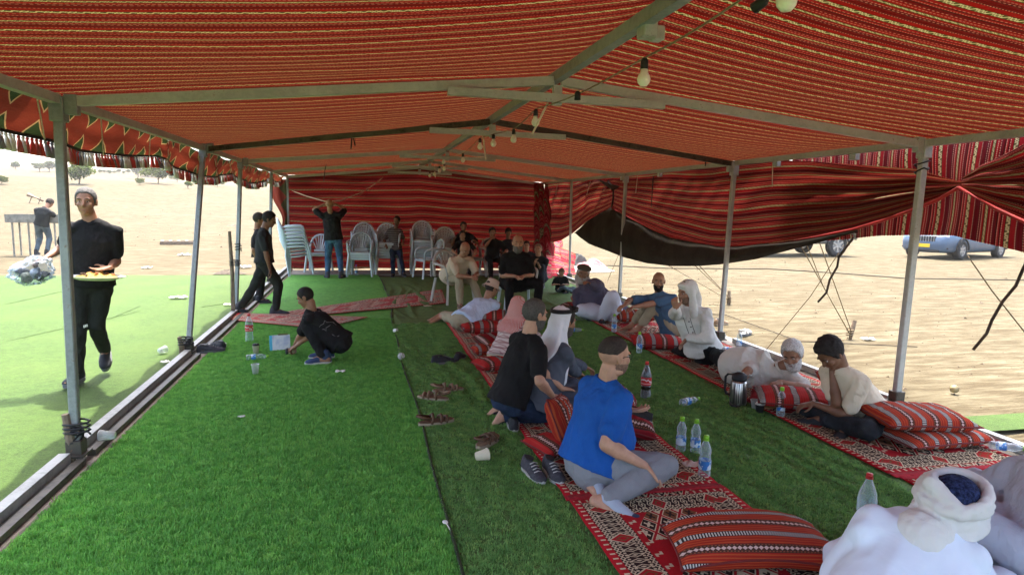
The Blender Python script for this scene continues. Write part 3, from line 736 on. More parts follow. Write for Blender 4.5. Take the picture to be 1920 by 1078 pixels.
c = mixc(M.nt, M.noise(24, 3, .6) > .5, (.60, .72, .80), (.04, .20, .52)); c = mixc(M.nt, lz_ > .10, c, (.62, .74, .80)); M.color(c); M_WLAB = M.m
M = Mat('cola_label', .4, .4); ox, oy, oz = M.xyz('Object')
w = ((ox*95+oy*60).sin()*.010 + (ox*260).sin()*.005); c = mixc(M.nt, (oz-.172-w).abs() < .0055, (.52, .02, .025), (.75, .70, .68)); c = mixc(M.nt, (oz-.150).abs() < .0025, c, (.7, .6, .6)); M.color(c); M_CLAB = M.m
def bottle_proto(kind):
    r = empty('water_bottle' if kind == 'w' else 'cola_bottle')
    if kind == 'w':
        prof = [(0, .002), (.026, 0), (.031, .008), (.031, .03), (.029, .036), (.031, .042), (.031, .095), (.0275, .108), (.0265, .118), (.0305, .130), (.030, .148), (.022, .172), (.0125, .190), (.012, .205)]
        lab, capz, cr, lr = (.046, .092), .204, .0145, .0318
    else:
        prof = [(0, .002), (.036, 0), (.045, .012), (.046, .05), (.043, .085), (.041, .11), (.046, .145), (.046, .20), (.043, .23), (.030, .27), (.016, .305), (.013, .325)]
        lab, capz, cr, lr = (.135, .205), .322, .0165, .0472
    bm = bmesh.new(); lathe(bm, prof, 18); obj('bottle_body', bm, M_PET, r, True)
    bm = bmesh.new(); lathe(bm, [(0, capz-.002), (cr, capz-.002), (cr*1.02, capz+.008), (cr*.95, capz+.018), (0, capz+.019)], 14); obj('cap', bm, M_GREENCAP if kind == 'w' else M_REDCAP, r, True)
    bm = bmesh.new(); lathe(bm, [(lr, lab[0]), (lr, lab[1])], 18); obj('label', bm, M_WLAB if kind == 'w' else M_CLAB, r, True)
    bm = bmesh.new(); lathe(bm, [(cr*1.15, capz-.008), (cr*1.2, capz-.004), (cr*1.15, capz-.001)], 14); obj('neck_ring', bm, M_GREENCAP if kind == 'w' else M_REDCAP, r, True)
    return r
wp = bottle_proto('w'); cp = bottle_proto('c')
def liquid(root, z0, z1, r_, m, rr=None):
    bm = bmesh.new(); lathe(bm, [(0, z0), (r_*.9, z0), (r_, z0+.008), (r_, min(z1, .22))] + ([(r_*.9, .235), (r_*.62, .272), (r_*.3, z1)] if z1 > .25 else []) + [(0, z1)], 16); obj('liquid', bm, m, root, True)
wused = [0]; cused = [0]
def bottle(kind, label, px, py, lie=None, z=.02, s=1., group=None, capm=None):
    proto, used = (wp, wused) if kind == 'w' else (cp, cused)
    if used[0]: o = copy_tree(proto)
    else: o = proto; used[0] = 1
    g = G(px, py, z)
    tag(o, label, 'bottle', group); o.location = g; o.scale = (s,)*3
    if lie is not None: o.location.z = z + .032*s; o.rotation_euler = (R(90), 0, R(lie))
    else: o.rotation_euler = (0, 0, R(random.uniform(0, 360)) if kind == 'w' else R(20))
    if capm:
        for ch in o.children:
            if ch.name.startswith(('cap', 'neck')):
                ch.data = ch.data.copy(); ch.data.materials[0] = capm
    return o
W3 = 'water bottles standing on the dark turf'
bottle('w', 'left water bottle of the three in front of the blue polo man', 1276, 845, s=1.12, group=W3)
bottle('w', 'middle water bottle of the three in front of the blue polo man', 1303, 849, s=1.10, group=W3)
bottle('w', 'nearest water bottle, on the edge of the rug beside a crumpled tissue', 1320, 893, s=1.22, group=W3)
bottle('w', 'water bottle lying on its side in the middle of the dark turf', 1277, 762, lie=112, s=1.05)
bottle('w', 'water bottle with green cap standing before the cream shirt youth', 1463, 779, s=1.08, z=.04)
bottle('w', 'water bottle standing on the rug in front of the bald man', 1151, 622, z=.04, s=1.1)
bottle('w', 'water bottle standing beside the knee of the hooded man', 1198, 661, s=1.1, z=.04)
bottle('w', 'water bottle standing on the sand outside the right rail', 1385, 655, s=1.1, z=.01, capm=M_PAPER)
bottle('w', 'water bottle lying on the rug behind the hooded man', 1350, 660, lie=80, z=.05)
bottle('w', 'water bottle lying on the bright turf by the left rail', 462, 676, lie=100, s=1.0, capm=M_GREENCAP)
bottle('w', 'water bottle on the pavement beside the stacked chairs', 668, 516, s=1.1, z=.03, capm=M_BLUECAP)
bottle('w', 'water bottle standing at the elbow of the bucket hat man', 929, 585, s=1.1, z=.03)
bottle('w', 'water bottle lying by the rail behind the stacked cushions', 1855, 842, lie=60, z=.05)
bottle('w', 'water bottle lying on the turf beyond the white headcloth', 1066, 622, lie=80, z=.03, s=.9)
o = bottle('c', 'empty cola bottle with red label beside the pavement litter on bright turf', 468, 641)
o = bottle('c', 'clear bottle with red cap behind the shoulder of the white robed man', 1620, 1003)
for ch in o.children:
    if ch.name.startswith('label'): ch.data = ch.data.copy(); ch.data.materials[0] = M_PET
o = bottle('c', 'full dark cola bottle standing in the middle of the dark turf', 1210, 748); liquid(o, .006, .30, .0425, M_COLA)
# cups
def cup(label, px, py, h=.085, r0=.026, r1=.037, m=M_WHITE, lie=None, lid=None, z=.02, sc=1.):
    c = tag(empty('cup'), label, 'cup'); c.location = G(px, py, z); c.scale = (sc,)*3
    if lie is not None: c.location.z = z+r1*sc; c.rotation_euler = (R(88), 0, R(lie))
    bm = bmesh.new(); lathe(bm, [(0, 0), (r0, 0), (r1, h), (r1+.002, h+.002), (r1-.001, h+.001), (r0-.002, .003), (0, .003)], 18); obj('cup_wall', bm, m, c, True)
    bm = bmesh.new(); lathe(bm, [(r1-.001, h-.001), (r1+.003, h), (r1+.003, h+.004), (r1-.001, h+.004), (r1-.001, h-.001)], 18); obj('rim', bm, m if lid is None else lid, c, True)
    if lid:
        bm = bmesh.new(); lathe(bm, [(0, h+.004), (r1*.9, h+.004), (r1*.85, h+.016), (r1*.7, h+.018), (0, h+.015)], 18); obj('lid', bm, lid, c, True)
    return c
M_CREAM = plain('cream_cup', (.58, .52, .38), .08, .6)
cup('white paper cup lying on the dark turf in front of the sandals', 893, 866, lie=105, m=M_CREAM, h=.075, sc=1.05)
cup('clear plastic cup standing on the bright turf', 479, 702, m=M_CUPC, h=.1)
cup('cream coffee cup with black lid standing near the cola bottle', 480, 664, m=M_CREAM, lid=M_BLK, h=.1)
cup('cream coffee cup with dark mouth lying by the squatting boy', 555, 664, lie=-70, m=M_CREAM, lid=M_BLK, h=.09)
cup('clear cup tipped over on the left rail', 216, 826, lie=-95, m=M_CUPC, z=.05, h=.09)
cup('clear cup lying on its side near the shoes by the rail', 424, 652, lie=-60, m=M_CUPC, h=.07)
cup('white cup lying on the dark turf behind the squatting boy', 738, 624, lie=60, m=M_WHITE, h=.06, sc=.8)
cup('clear cup with blue base lying on the carpet seam', 752, 677, lie=175, m=M_CUPC, h=.06)
cup('black coffee cup with white lid on the right rug', 1424, 773, m=M_BLK, lid=M_WHITE, h=.07, z=.035)
cup('clear cup standing on the right rug behind the black cup', 1415, 765, m=M_CUPC, h=.07, z=.035)
cup('small tan tin lying on the sand outside', 1786, 738, lie=120, m=plain('tin', (.33, .27, .14), .2, .5), h=.05, z=.01)
cup('clear cup lying on the faded lawn', 299, 664, lie=150, m=M_CUPC, h=.08)
# thermos
def thermos():
    t = tag(empty('thermos_jug'), 'steel thermos jug with black top on the right rug', 'thermos'); t.location = G(1383, 760, .03)
    M = Mat('brushed_steel', .28, .5, .9); ox, oy, oz = M.xyz('Object'); M.color(M.ramp(M.noise(30, 3, .6, stretch=(1, 1, .02)), [(.4, (.18, .17, .16)), (.6, (.72, .70, .66))]))
    bm = bmesh.new(); lathe(bm, [(0, .018), (.062, .018), (.064, .03), (.060, .19), (.050, .205), (0, .205)], 24); obj('steel_body', bm, M.m, t, True)
    bm = bmesh.new(); lathe(bm, [(0, 0), (.066, 0), (.067, .018), (0, .018)], 24); obj('base_ring', bm, M_BLK, t, True)
    bm = bmesh.new(); lathe(bm, [(0, .205), (.056, .205), (.058, .22), (.054, .25), (.035, .262), (.018, .27), (0, .272)], 24); obj('top', bm, M_BLK, t, True)
    bm = bmesh.new(); tube(bm, [(.05, 0, .245), (.085, 0, .245), (.102, 0, .225), (.102, 0, .12), (.09, 0, .09), (.06, 0, .08)], .009, 8); h = obj('handle', bm, M_BLK, t, True)
    bm = bmesh.new(); tube(bm, [(-.045, 0, .235), (-.075, 0, .25), (-.088, 0, .248)], [.016, .011, .007], 8); obj('spout', bm, M_STEELL, t, True)
    bm = bmesh.new(); tube(bm, [(-.03, 0, .262), (0, 0, .276), (.06, 0, .258)], .007, 6); obj('lever', bm, M_STEELL, t, True)
    for k in range(12):
        a = k*math.pi/6; bm = bmesh.new(); beam(bm, (.0625*math.cos(a), .0625*math.sin(a), .035), (.0595*math.cos(a), .0595*math.sin(a), .185), .006, .004); obj('groove', bm, M_BLK, t)
    t.rotation_euler = (0, 0, R(150)); t.scale = (1.1, 1.1, 1.1)
thermos()
# shoes and sandals
def sole_outline(L, Wd, n=24):
    out = []
    for k in range(n):
        a = 2*math.pi*k/n; c, s = math.cos(a), math.sin(a); y = c*L/2
        w = Wd/2*(.82+.22*math.sin((y/L+.5)*math.pi*.9+.3)-.12*math.exp(-((y/L+.12)/.14)**2))
        out.append((s*w*(1-abs(c)**4)**.0*(abs(s)**-.25 if abs(s) > .15 else 1.5), y))
    return out
def slab(bm, outline, z0, z1, grow=0):
    lo = [bm.verts.new((x, y, z0)) for x, y in outline]; hi = [bm.verts.new((x*(1+grow), y*(1+grow*.5), z1)) for x, y in outline]
    n = len(lo)
    for k in range(n): bm.faces.new((lo[k], lo[(k+1) % n], hi[(k+1) % n], hi[k]))
    bm.faces.new(lo[::-1]); bm.faces.new(hi)
def shoe_mesh(bm, L=.29, Wd=.10, h=.085):
    "closed upper: rings from heel to toe, open ankle dip"
    rings = []; n = 14
    for i, t in enumerate([0, .04, .14, .28, .42, .56, .70, .84, .94, 1.]):
        y = (t-.5)*L; w = Wd/2*interp([(0, .35), (.04, .6), (.14, .74), (.42, .74), (.7, .98), (.84, .92), (.94, .68), (1, .3)], t)
        zt = interp([(0, .045), (.04, .085), (.14, .088), (.28, .070), (.42, .078), (.56, .066), (.7, .05), (.84, .042), (.94, .034), (1, .02)], t)*h/.085
        rings.append([bm.verts.new((w*math.cos(a), y, .012+max(-.012, (zt-.012)*math.sin(a)) if math.sin(a) > 0 else .012)) for a in [math.pi*k/(n-1) for k in range(n)]])
    for a, b in zip(rings, rings[1:]):
        for k in range(n-1): bm.faces.new((a[k], b[k], b[k+1], a[k+1]))
    bm.faces.new(rings[0]); bm.faces.new(rings[-1][::-1])
def shoe(label, px, py, rz, upper, solem, cat='shoe', z=.02, roll=0, group=None, sandal=False, strap=None, sc=1.):
    s = tag(empty('sandal' if sandal else 'shoe'), label, 'sandal' if sandal else 'shoe', group); s.location = G(px, py, z); s.rotation_euler = (R(roll), 0, R(rz)); s.scale = (sc,)*3
    bm = bmesh.new(); slab(bm, sole_outline(.29, .10), 0, .028, .03); obj('sole', bm, solem, s)
    if sandal:
        bm = bmesh.new(); slab(bm, sole_outline(.275, .09), .029, .034); obj('insole', bm, strap or upper, s)
        for yy_, hh in ((.075, .055), (.03, .07), (-.04, .085)):
            bm = bmesh.new(); tube(bm, [(-.047*(1 if yy_ > 0 else .85), yy_-.012, .02), (-.04, yy_, hh*.7), (0, yy_+.008, hh), (.04, yy_, hh*.7), (.047*(1 if yy_ > 0 else .85), yy_-.012, .02)], [.012, .013, .013, .013, .012], 6)
            obj('strap', bm, upper, s, True)
        bm = bmesh.new(); tube(bm, [(-.035, -.05, .06), (-.038, -.12, .075), (0, -.155, .085), (.038, -.12, .075), (.035, -.05, .06)], .011, 6); obj('heel_strap', bm, upper, s, True)
    else:
        bm = bmesh.new(); shoe_mesh(bm); bmesh.ops.translate(bm, vec=(0, 0, .012), verts=bm.verts); obj('upper', bm, upper, s, True)
        bm = bmesh.new(); slab(bm, [(x*.52, y*.30-.07) for x, y in sole_outline(.29, .10)], .093, .1005); obj('shoe_opening', bm, M_BLK, s)
        for k in range(4):
            bm = bmesh.new(); yy_ = .0+k*.022; hz = .091-k*.010; tube(bm, [(-.026, yy_, hz-.006), (0, yy_+.004, hz+.004), (.026, yy_, hz-.006)], .0035, 5); obj('lace', bm, solem, s, True)
    return s
M_SHG = plain('grey_fabric_shoe', (.05, .05, .06), .3, .9, 40, .5, 200); M_SOLW = plain('pale_sole', (.45, .44, .42), .1, .7); M_SHB = plain('black_shoe', (.022, .024, .028), .3, .8); M_SOLG = plain('grey_sole', (.13, .14, .15), .1, .7)
M_TAN = plain('tan_leather', (.19, .125, .075), .3, .7); M_TANS = plain('tan_sole', (.33, .27, .19), .15, .8); M_BRN = plain('brown_leather', (.10, .055, .03), .3, .6)
shoe('left dark grey shoe with pale sole behind the blue polo man', 1000, 893, 190, M_SHG, M_SOLW)
shoe('right dark grey shoe with pale sole behind the blue polo man', 1037, 893, 184, M_SHG, M_SOLW)
shoe('black sneaker lying on the dark turf by the rug', 833, 682, -75, M_SHB, M_SOLG)
shoe('black sneaker standing against the rug edge', 862, 675, -25, M_SHB, M_SOLG)
shoe('upper brown sandal of the pair beside the black sneakers', 840, 735, -80, M_TAN, M_TANS, sandal=True)
shoe('lower grey tan sandal of the pair beside the rug', 812, 750, 60, M_TAN, M_TANS, sandal=True)
shoe('single tan sandal on the dark turf', 818, 795, -75, M_BRN, M_TANS, sandal=True)
shoe('brown sandal near the white cup and the rug', 915, 832, -40, M_BRN, M_TANS, sandal=True, strap=M_TAN)
shoe('black shoe by the left rail, leaning on its mate', 408, 653, 40, M_SHB, M_SOLG)
shoe('grey trainer lying flat by the left rail', 396, 661, -80, M_SHG, M_SOLG)
shoe('tan shoe on the sand outside the right rail', 1352, 609, -70, M_TAN, M_TANS, z=.01)
shoe('striped sandal on the sand outside the right rail', 1398, 628, -60, M_SOLW, M_SOLG, sandal=True, z=.01)
shoe('black trainer peeking out behind the kneeling man', 962, 800, -10, M_SHB, M_SOLW)
# litter
def scrap(label, px, py, w, h, m, z=.025, seed=0, name='paper_scrap', cat='litter'):
    p = G(px, py, z)
    def P(u, v): return (p.x+(u-.5)*w+.02*nz(u*3, v*3, seed), p.y+(v-.5)*h+.02*nz(u*3, v*3, seed+5), z+.01+.3*min(w, h)*max(0, .2+nz(u*3.3+seed, v*3.3)))
    o = grid_mesh(name, P, 8, 8, m, None, thick=.002); tag(o, label, cat); return o
scrap('white napkin lying on the faded lawn', 335, 559, .26, .14, M_PAPER, seed=2)
scrap('crumpled tissue beside the nearest water bottle', 1298, 873, .14, .08, plain('tissue', (.55, .45, .38), .1), seed=3)
scrap('small foil wrapper behind the squatting boy', 638, 698, .09, .06, M_PAPER, seed=4)
scrap('white scrap on the bright turf centre', 452, 783, .05, .03, M_PAPER, seed=5)
scrap('small cream block on the cross rug', 802, 575, .12, .07, M_CREAM, z=.05, seed=6)
scrap('white plastic scrap on the lawn near the rail', 430, 572, .16, .08, M_PAPER, seed=7)
scrap('small scrap on the lawn beside the clear cup', 309, 680, .08, .06, M_PAPER, seed=8)
scrap('white litter on the sand beyond the lawn', 275, 503, .22, .15, M_PAPER, z=.01, seed=9)
scrap('pale litter on the sand by the pallet', 345, 479, .34, .2, M_PAPER, z=.01, seed=10)
scrap('white litter on the sand behind the posts', 460, 502, .25, .2, M_PAPER, z=.01, seed=11)
scrap('torn snack packet on the right rug', 1440, 766, .14, .09, plain('snack_orange', (.42, .20, .08), .2), z=.045, seed=12)
scrap('clear bag scrap on the sand by the stake', 1627, 637, .16, .10, M_PAPER, z=.01, seed=13)
sp = tag(empty('spoon'), 'white plastic spoon lying on the seam at the bottom', 'spoon'); sp.location = G(842, 990, .035); sp.rotation_euler = (0, 0, R(10))
bm = bmesh.new(); tube(bm, [(0, -.05, 0), (0, .05, .004)], .003, 6); obj('spoon_handle', bm, M_WHITE, sp)
bm = bmesh.new(); bmesh.ops.create_uvsphere(bm, u_segments=12, v_segments=8, radius=1); bmesh.ops.scale(bm, vec=(.015, .022, .005), verts=bm.verts); bmesh.ops.translate(bm, vec=(0, .068, .002), verts=bm.verts); obj('spoon_bowl', bm, M_WHITE, sp, True)
# paper carton held by the squatting boy
ct = tag(empty('carton_sleeve'), 'open white and blue carton held up by the squatting boy', 'carton'); ct.location = G(528, 656, .03); ct.rotation_euler = (R(-12), 0, R(12))
bm = bmesh.new(); box(bm, (0, 0, .085), (.19, .012, .17)); M = Mat('printed_carton', .6, .3); M.color(M.ramp(M.noise(9, 3, .5), [(.45, (.68, .72, .76)), (.6, (.42, .50, .66))])); obj('carton_panel', bm, M.m, ct)
bm = bmesh.new(); box(bm, (-.106, .02, .085), (.035, .02, .17)); obj('carton_side', bm, plain('cyan_print', (.10, .45, .60), .1), ct)
bm = bmesh.new(); box(bm, (.02, .0, .175), (.10, .014, .02)); obj('carton_tab', bm, plain('olive_print', (.20, .20, .08), .3), ct)

# ---------------------------------------------------------------- plastic chairs
def chair_mat(name, c): return plain(name, c, .08, .42, 3, .1, 30, spec=.5)
M_CHB = chair_mat('pale_blue_plastic', (.50, .60, .64)); M_CHG = chair_mat('grey_plastic', (.42, .43, .40)); M_CHR = chair_mat('brown_plastic', (.22, .09, .05))
def make_chair(m):
    r = empty('plastic_chair')
    bm = bmesh.new(); slab(bm, [(x*4.9*.49/.5, y*1.45) for x, y in sole_outline(.29, .10)], .415, .435, .02); obj('seat', bm, m, r)
    bm = bmesh.new(); box(bm, (0, .205, .40), (.44, .02, .05), None, .006); obj('seat_apron', bm, m, r)
    fr = []
    for k in range(17):
        a = math.pi*k/16; z = .44+.42*math.sin(a)**.62 if 0 < k < 16 else .44
        fr.append(V((-.245*math.cos(a)*(1.0 if k else .95), -.20-.13*(z-.44)/.42, z)))
    bm = bmesh.new(); tube(bm, fr, .024, 7); obj('back_frame', bm, m, r, True)
    for i in range(7):
        t = (i-3)/3; x0 = t*.085; x1 = t*.20; zt = .44+.42*(max(0, 1-(x1/.245)**2))**.31-.012
        zc = .50
        pts = [V((lerp(x0, x1, s**1.3), -.20-.13*(lerp(zc, zt, s)-.44)/.42+.01*math.sin(s*3.1), lerp(zc, zt, s))) for s in (0, .25, .5, .75, 1)]
        bm = bmesh.new()
        for a_, b_ in zip(pts, pts[1:]): beam(bm, a_, b_, .028, .009)
        obj('slat', bm, m, r)
    bm = bmesh.new(); box(bm, (0, -.213, .485), (.30, .016, .05), None, .005); obj('back_panel', bm, m, r)
    for s in (-1, 1):
        bm = bmesh.new(); tube(bm, [(s*.238, -.265, .66), (s*.272, -.18, .665), (s*.282, .0, .655), (s*.275, .14, .64), (s*.262, .195, .60), (s*.25, .21, .52), (s*.235, .205, .42)], [.017, .022, .024, .024, .02, .017, .016], 8); obj('armrest', bm, m, r, True)
        for yy_, top in ((.205, .42), (-.19, .42)):
            bm = bmesh.new(); beam(bm, (s*.275, yy_*1.16+(.02 if yy_ > 0 else -.05), 0), (s*.23, yy_, top), .036, .036); obj('leg', bm, m, r)
    return r
def join_chair(root, m):
    "light version for the stacks: same parts, shared meshes"
    return root
chb = make_chair(M_CHB); used_ch = [0]
def chair(label, x, y, z, rz, m=None, group=None, tilt=0):
    if used_ch[0]: o = copy_tree(chb)
    else: o = chb; used_ch[0] = 1
    tag(o, label, 'chair', group); o.location = (x, y, z); o.rotation_euler = (R(tilt), 0, R(rz))
    if m is not None:
        for ch in o.children: ch.material_slots[0].link = 'OBJECT'; ch.material_slots[0].material = m
    return o
def stack(px, py, n, rz, name, m=None, dz=.062, z0=.04, tilt=0, dy=-.012):
    g = G(px, py, z0); f = V((-math.sin(R(rz)), math.cos(R(rz)), 0))
    for k in range(n):
        pos = 'bottom' if k == 0 else 'top' if k == n-1 else ['second', 'third', 'fourth', 'fifth', 'sixth'][k-1]+' from the bottom'
        off = f*(-k*dy) if not tilt else f*(k*dz*math.sin(R(-tilt)))
        chair(f'plastic chair {pos} in {name}', g.x+off.x, g.y+off.y, z0+k*dz*(math.cos(R(tilt)) if tilt else 1), rz, m, name, tilt)
stack(566, 514, 7, -85, 'the tall leaning stack at the left wall corner', M_CHB, .075, .04, 8)
chair('single pale chair between the leaning stack and the man in jeans', G(598, 512).x, G(598, 512).y, .04, 172)
stack(683, 512, 6, 180, 'the stack behind the red taped chair', M_CHB)
stack(676, 517, 3, 176, 'the low stack with red tape in front', M_CHB, .055)
stack(727, 513, 6, 180, 'the stack behind the boy in the striped shirt', M_CHB)
stack(792, 512, 7, 178, 'the tall stack right of the boy', M_CHB)
stack(832, 517, 5, 170, 'the grey stack in front of the tall one', M_CHG)
chair('pale blue chair standing side on before the stacks', G(803, 524).x, G(803, 524).y, .04, 110)
chair('grey armchair under the man in the beige shirt', 1.46, 10.95, .03, 205, M_CHG)
chair('pale chair under the big man in black', 2.42, 10.20, .03, 182)
chair('chair under the boy resting his chin', G(925, 520).x, G(925, 520).y, .04, 190, M_CHG)
chair('chair behind the man in beige holding two boys', G(885, 520).x, G(885, 520).y, .04, 185, M_CHG)
tp = bmesh.new(); g = G(687, 517); box(tp, (g.x-.02, g.y-.262, .50), (.07, .012, .16)); tag(obj('red_tape', tp, M_REDCAP), 'red tape wound on the front seat of the low chair stack', 'tape')

# ---------------------------------------------------------------- light string
LS = tag(empty('light_string'), 'string of round white bulbs hanging along the tent ridge', 'light string')
M_BULB = plain('frosted_bulb', (.80, .77, .68), .03, .35); M_CABLE = plain('cable', (.22, .17, .11), .2)
bulbs = [(1475, 2, 2.32), (1207, 150, 2.30), (1004, 230, 2.33), (963, 262, 2.33), (925, 270, 2.33), (900, 276, 2.35), (868, 301, 2.33), (832, 305, 2.38), (833, 317, 2.31), (824, 321, 2.31), (815, 327, 2.31), (806, 330, 2.31)]
pts = []
for i, (px, py, z) in enumerate(bulbs):
    p = G(px, py, z); 
    bm = bmesh.new(); lathe(bm, [(0, -.032), (.016, -.029), (.028, -.014), (.031, .002), (.027, .018), (.018, .032), (.0155, .050), (0, .051)], 16); b = obj('bulb', bm, M_BULB, LS, True); b.location = p
    bm = bmesh.new(); lathe(bm, [(0, .048), (.019, .048), (.0175, .085), (.010, .098), (0, .10)], 12); s = obj('bulb_socket', bm, M_BLK, LS, True); s.location = p
    if i == 0: b.rotation_euler = s.rotation_euler = (0, 0, 0)
    pts.append(p+V((0, 0, .10)))
pts = [G(1640, -60, 2.42)] + pts
P2 = []
for a, b in zip(pts, pts[1:]):
    for t in range(8):
        q = a.lerp(b, t/8); q.z -= .05*(a-b).length*.6*math.sin(math.pi*t/8)*(.5 if a.y < 4 else .3); P2.append(q)
P2.append(pts[-1]); bm = bmesh.new(); tube(bm, P2, .0045, 6); obj('cable', bm, M_CABLE, LS, True)
for q, z in (((1083, 178), 2.35), ((1428, 6), 2.36)):
    p = G(*q, z); bm = bmesh.new(); lathe(bm, [(0, -.03), (.019, -.03), (.0175, .01), (.010, .02), (0, .022)], 12); s = obj('bulb_socket', bm, M_BLK, LS, True); s.location = p
    if q[0] > 1400: s.rotation_euler = (R(60), R(40), 0)
for a, b, nm in (((1028, 192), (998, 252), 1), ((906, 256), (911, 300), 2), ((1652, -4), (1654, 30), 3), ((815, 311), (816, 333), 4)):
    Y_ = {1: 4.6, 2: 7.2, 3: 3.1, 4: 10.9}[nm]; o = cord('tie_strap', [J(*a, Y_), J(*b, Y_)], .008 if nm < 3 else .006, M_CORD); o.parent = TENT
for a, b, Y_ in (((660, 255), (658, 280), 7.6), ((662, 255), (666, 274), 7.6), ((612, 308), (609, 320), 12.5), ((609, 320), (607, 340), 12.5), ((1325, 292), (1322, 312), 7.6), ((1225, 330), (1221, 388), 9.9)):
    o = cord('dark_tie', [J(*a, Y_), J(*b, Y_)], .008, M_BLK); o.parent = TENT

# ---------------------------------------------------------------- ropes, stakes and other things outside
M_WOOD = plain('grey_wood', (.20, .155, .11), .35, .9, 12, .8, 50); M_ROPE = plain('rope', (.20, .15, .09), .3, .9, 30)
def stake(label, px, py, h=.22, lean=.1, r=.03):
    g = G(px, py, 0); s = tag(empty('wooden_stake'), label, 'stake'); s.location = g
    bm = bmesh.new(); tube(bm, [(0, 0, -.1), (lean*.3, 0, h*.5), (lean*.6, .01, h)], [r*1.2, r, r*.9], 9); bmesh.ops.bisect_plane; obj('stake_wood', bm, M_WOOD, s)
    bm = bmesh.new(); tube(bm, [V((r*1.4*math.cos(t*.8), r*1.4*math.sin(t*.8), .05+.004*t)) for t in range(28)], .008, 5); obj('rope_wrap', bm, M_ROPE, s, True)
    bm = bmesh.new(); tube(bm, [(-.02, 0, .03), (-.15, -.05, .01), (-.32, .03, .012), (-.40, -.02, .01)], .008, 5); obj('rope_tail', bm, M_ROPE, s, True)
    return g
s1 = stake('leaning grey stake on the sand with several ropes tied to it', 1592, 637, .26, .12)
s2 = stake('far grey stake on the sand behind the hooded man', 1366, 572, .26, 0)
def rope(label, pts, r=.006, m=M_ROPE, name='guy_rope', group=None): return tag(cord(name, pts, r, m), label, 'rope', group)
rope('guy rope from the curtain hem at left down to the leaning stake', [JX(1490, 440, 4.8), s1+V((0, 0, .08))])
rope('guy rope in the middle running down to the leaning stake', [JX(1505, 440, 4.8), JX(1545, 540, 5.5), s1+V((0, 0, .09))], .005)
rope('right steep guy rope running down to the leaning stake', [JX(1533, 445, 4.8), JX(1560, 520, 5.6), s1+V((.02, 0, .12))])
rope('thin rope crossing from the hanging hook down to the rail', [JX(1582, 460, 4.8), JX(1520, 555, 4.75), G(1437, 655, .1)], .0045)
rope('pair rope from the black lining to the far stake', [JX(1252, 497, 4.55), s2+V((-.02, 0, .1))], .006)
rope('second rope from the black lining to the far stake', [JX(1302, 497, 4.6), s2+V((0, 0, .14))], .006)
rope('third rope from the black lining to the far stake', [JX(1310, 497, 4.6), s2+V((0.02, 0, .12))], .006)
rope('thin rope falling from the right hem past the frame edge', [JX(1815, 480, 4.9), JX(1860, 545, 5.0), JX(1935, 640, 5.3), G(1990, 720, 0)], .006)
rope('thin rope hanging from the lining behind the bald man', [JX(1163, 470, 4.6), JX(1140, 525, 4.8), G(1128, 552, .0)], .005)
rope('long dark cable lying across the sand behind the cars side', [G(1120, 497, .02), G(1250, 503, .02), G(1440, 504, .02), G(1570, 512, .02), G(1700, 522, .02), G(1930, 525, .02)], .014, M_CORDD, 'ground_cable')
rope('thin cable lying on the sand just outside the right rail', [G(1290, 588, .02), G(1360, 590, .02), G(1500, 640, .02), G(1720, 650, .02)], .006, M_CORDD, 'ground_cable')
M_STICK = plain('dark_branch', (.045, .03, .022), .3, .8)
o = rope('crooked dark cord hanging from a hook beside the wheel', [JX(1600, 446, 4.75), JX(1588, 462, 4.75), JX(1573, 482, 4.75), JX(1570, 500, 4.75), JX(1556, 524, 4.75), JX(1550, 548, 4.75), JX(1534, 566, 4.75)], .012, M_STICK, 'hanging_cord')
o = rope('crooked dark cord hanging low at the right frame edge', [JX(1935, 470, 4.75), JX(1918, 505, 4.75), JX(1905, 535, 4.75), JX(1880, 565, 4.75), JX(1860, 600, 4.75), JX(1850, 625, 4.75), JX(1825, 655, 4.75)], .012, M_STICK, 'hanging_cord')
hk = tag(empty('hook_sleeve'), 'pale hook shaped sleeve at the curtain hem above the hanging cord', 'hook'); bm = bmesh.new(); tube(bm, [JX(1598, 436, 4.75), JX(1606, 440, 4.75), JX(1604, 450, 4.75)], [.02, .03, .012], 8); obj('sleeve', bm, M_STEELL, hk, True)
rope('white rope slung across the back wall above the man in jeans', [J(548, 358, 16.35), J(575, 368, 15.9), J(610, 378, 15.3), J(640, 376, 15.3), J(680, 360, 15.9), J(705, 344, 16.3), J(718, 332, 16.45)], .012, M_CORD)
# wooden stakes lashed beside the left posts
for (lb, px, py, h) in (('dark wooden stake lashed to the nearest left post', 132, 873, .34), ('dark wooden stake lashed to the second left post', 340, 673, .24), ('tall brown stake lashed to the third left post', 437, 596, 1.25)):
    g = G(px, py, 0); st = tag(empty('wooden_stake'), lb, 'stake'); st.location = g
    bm = bmesh.new(); tube(bm, [(0, 0, -.05), (.01, 0, h*.5), (-.01, .0, h)], [.03, .028, .022], 8); obj('stake_wood', bm, M_WOOD, st)
    bm = bmesh.new(); tube(bm, [V((.05+.075*math.cos(t*.8), .045*math.sin(t*.8), .6*h+.0035*t)) for t in range(28)], .007, 5); obj('rope_wrap', bm, M_BLK, st, True)
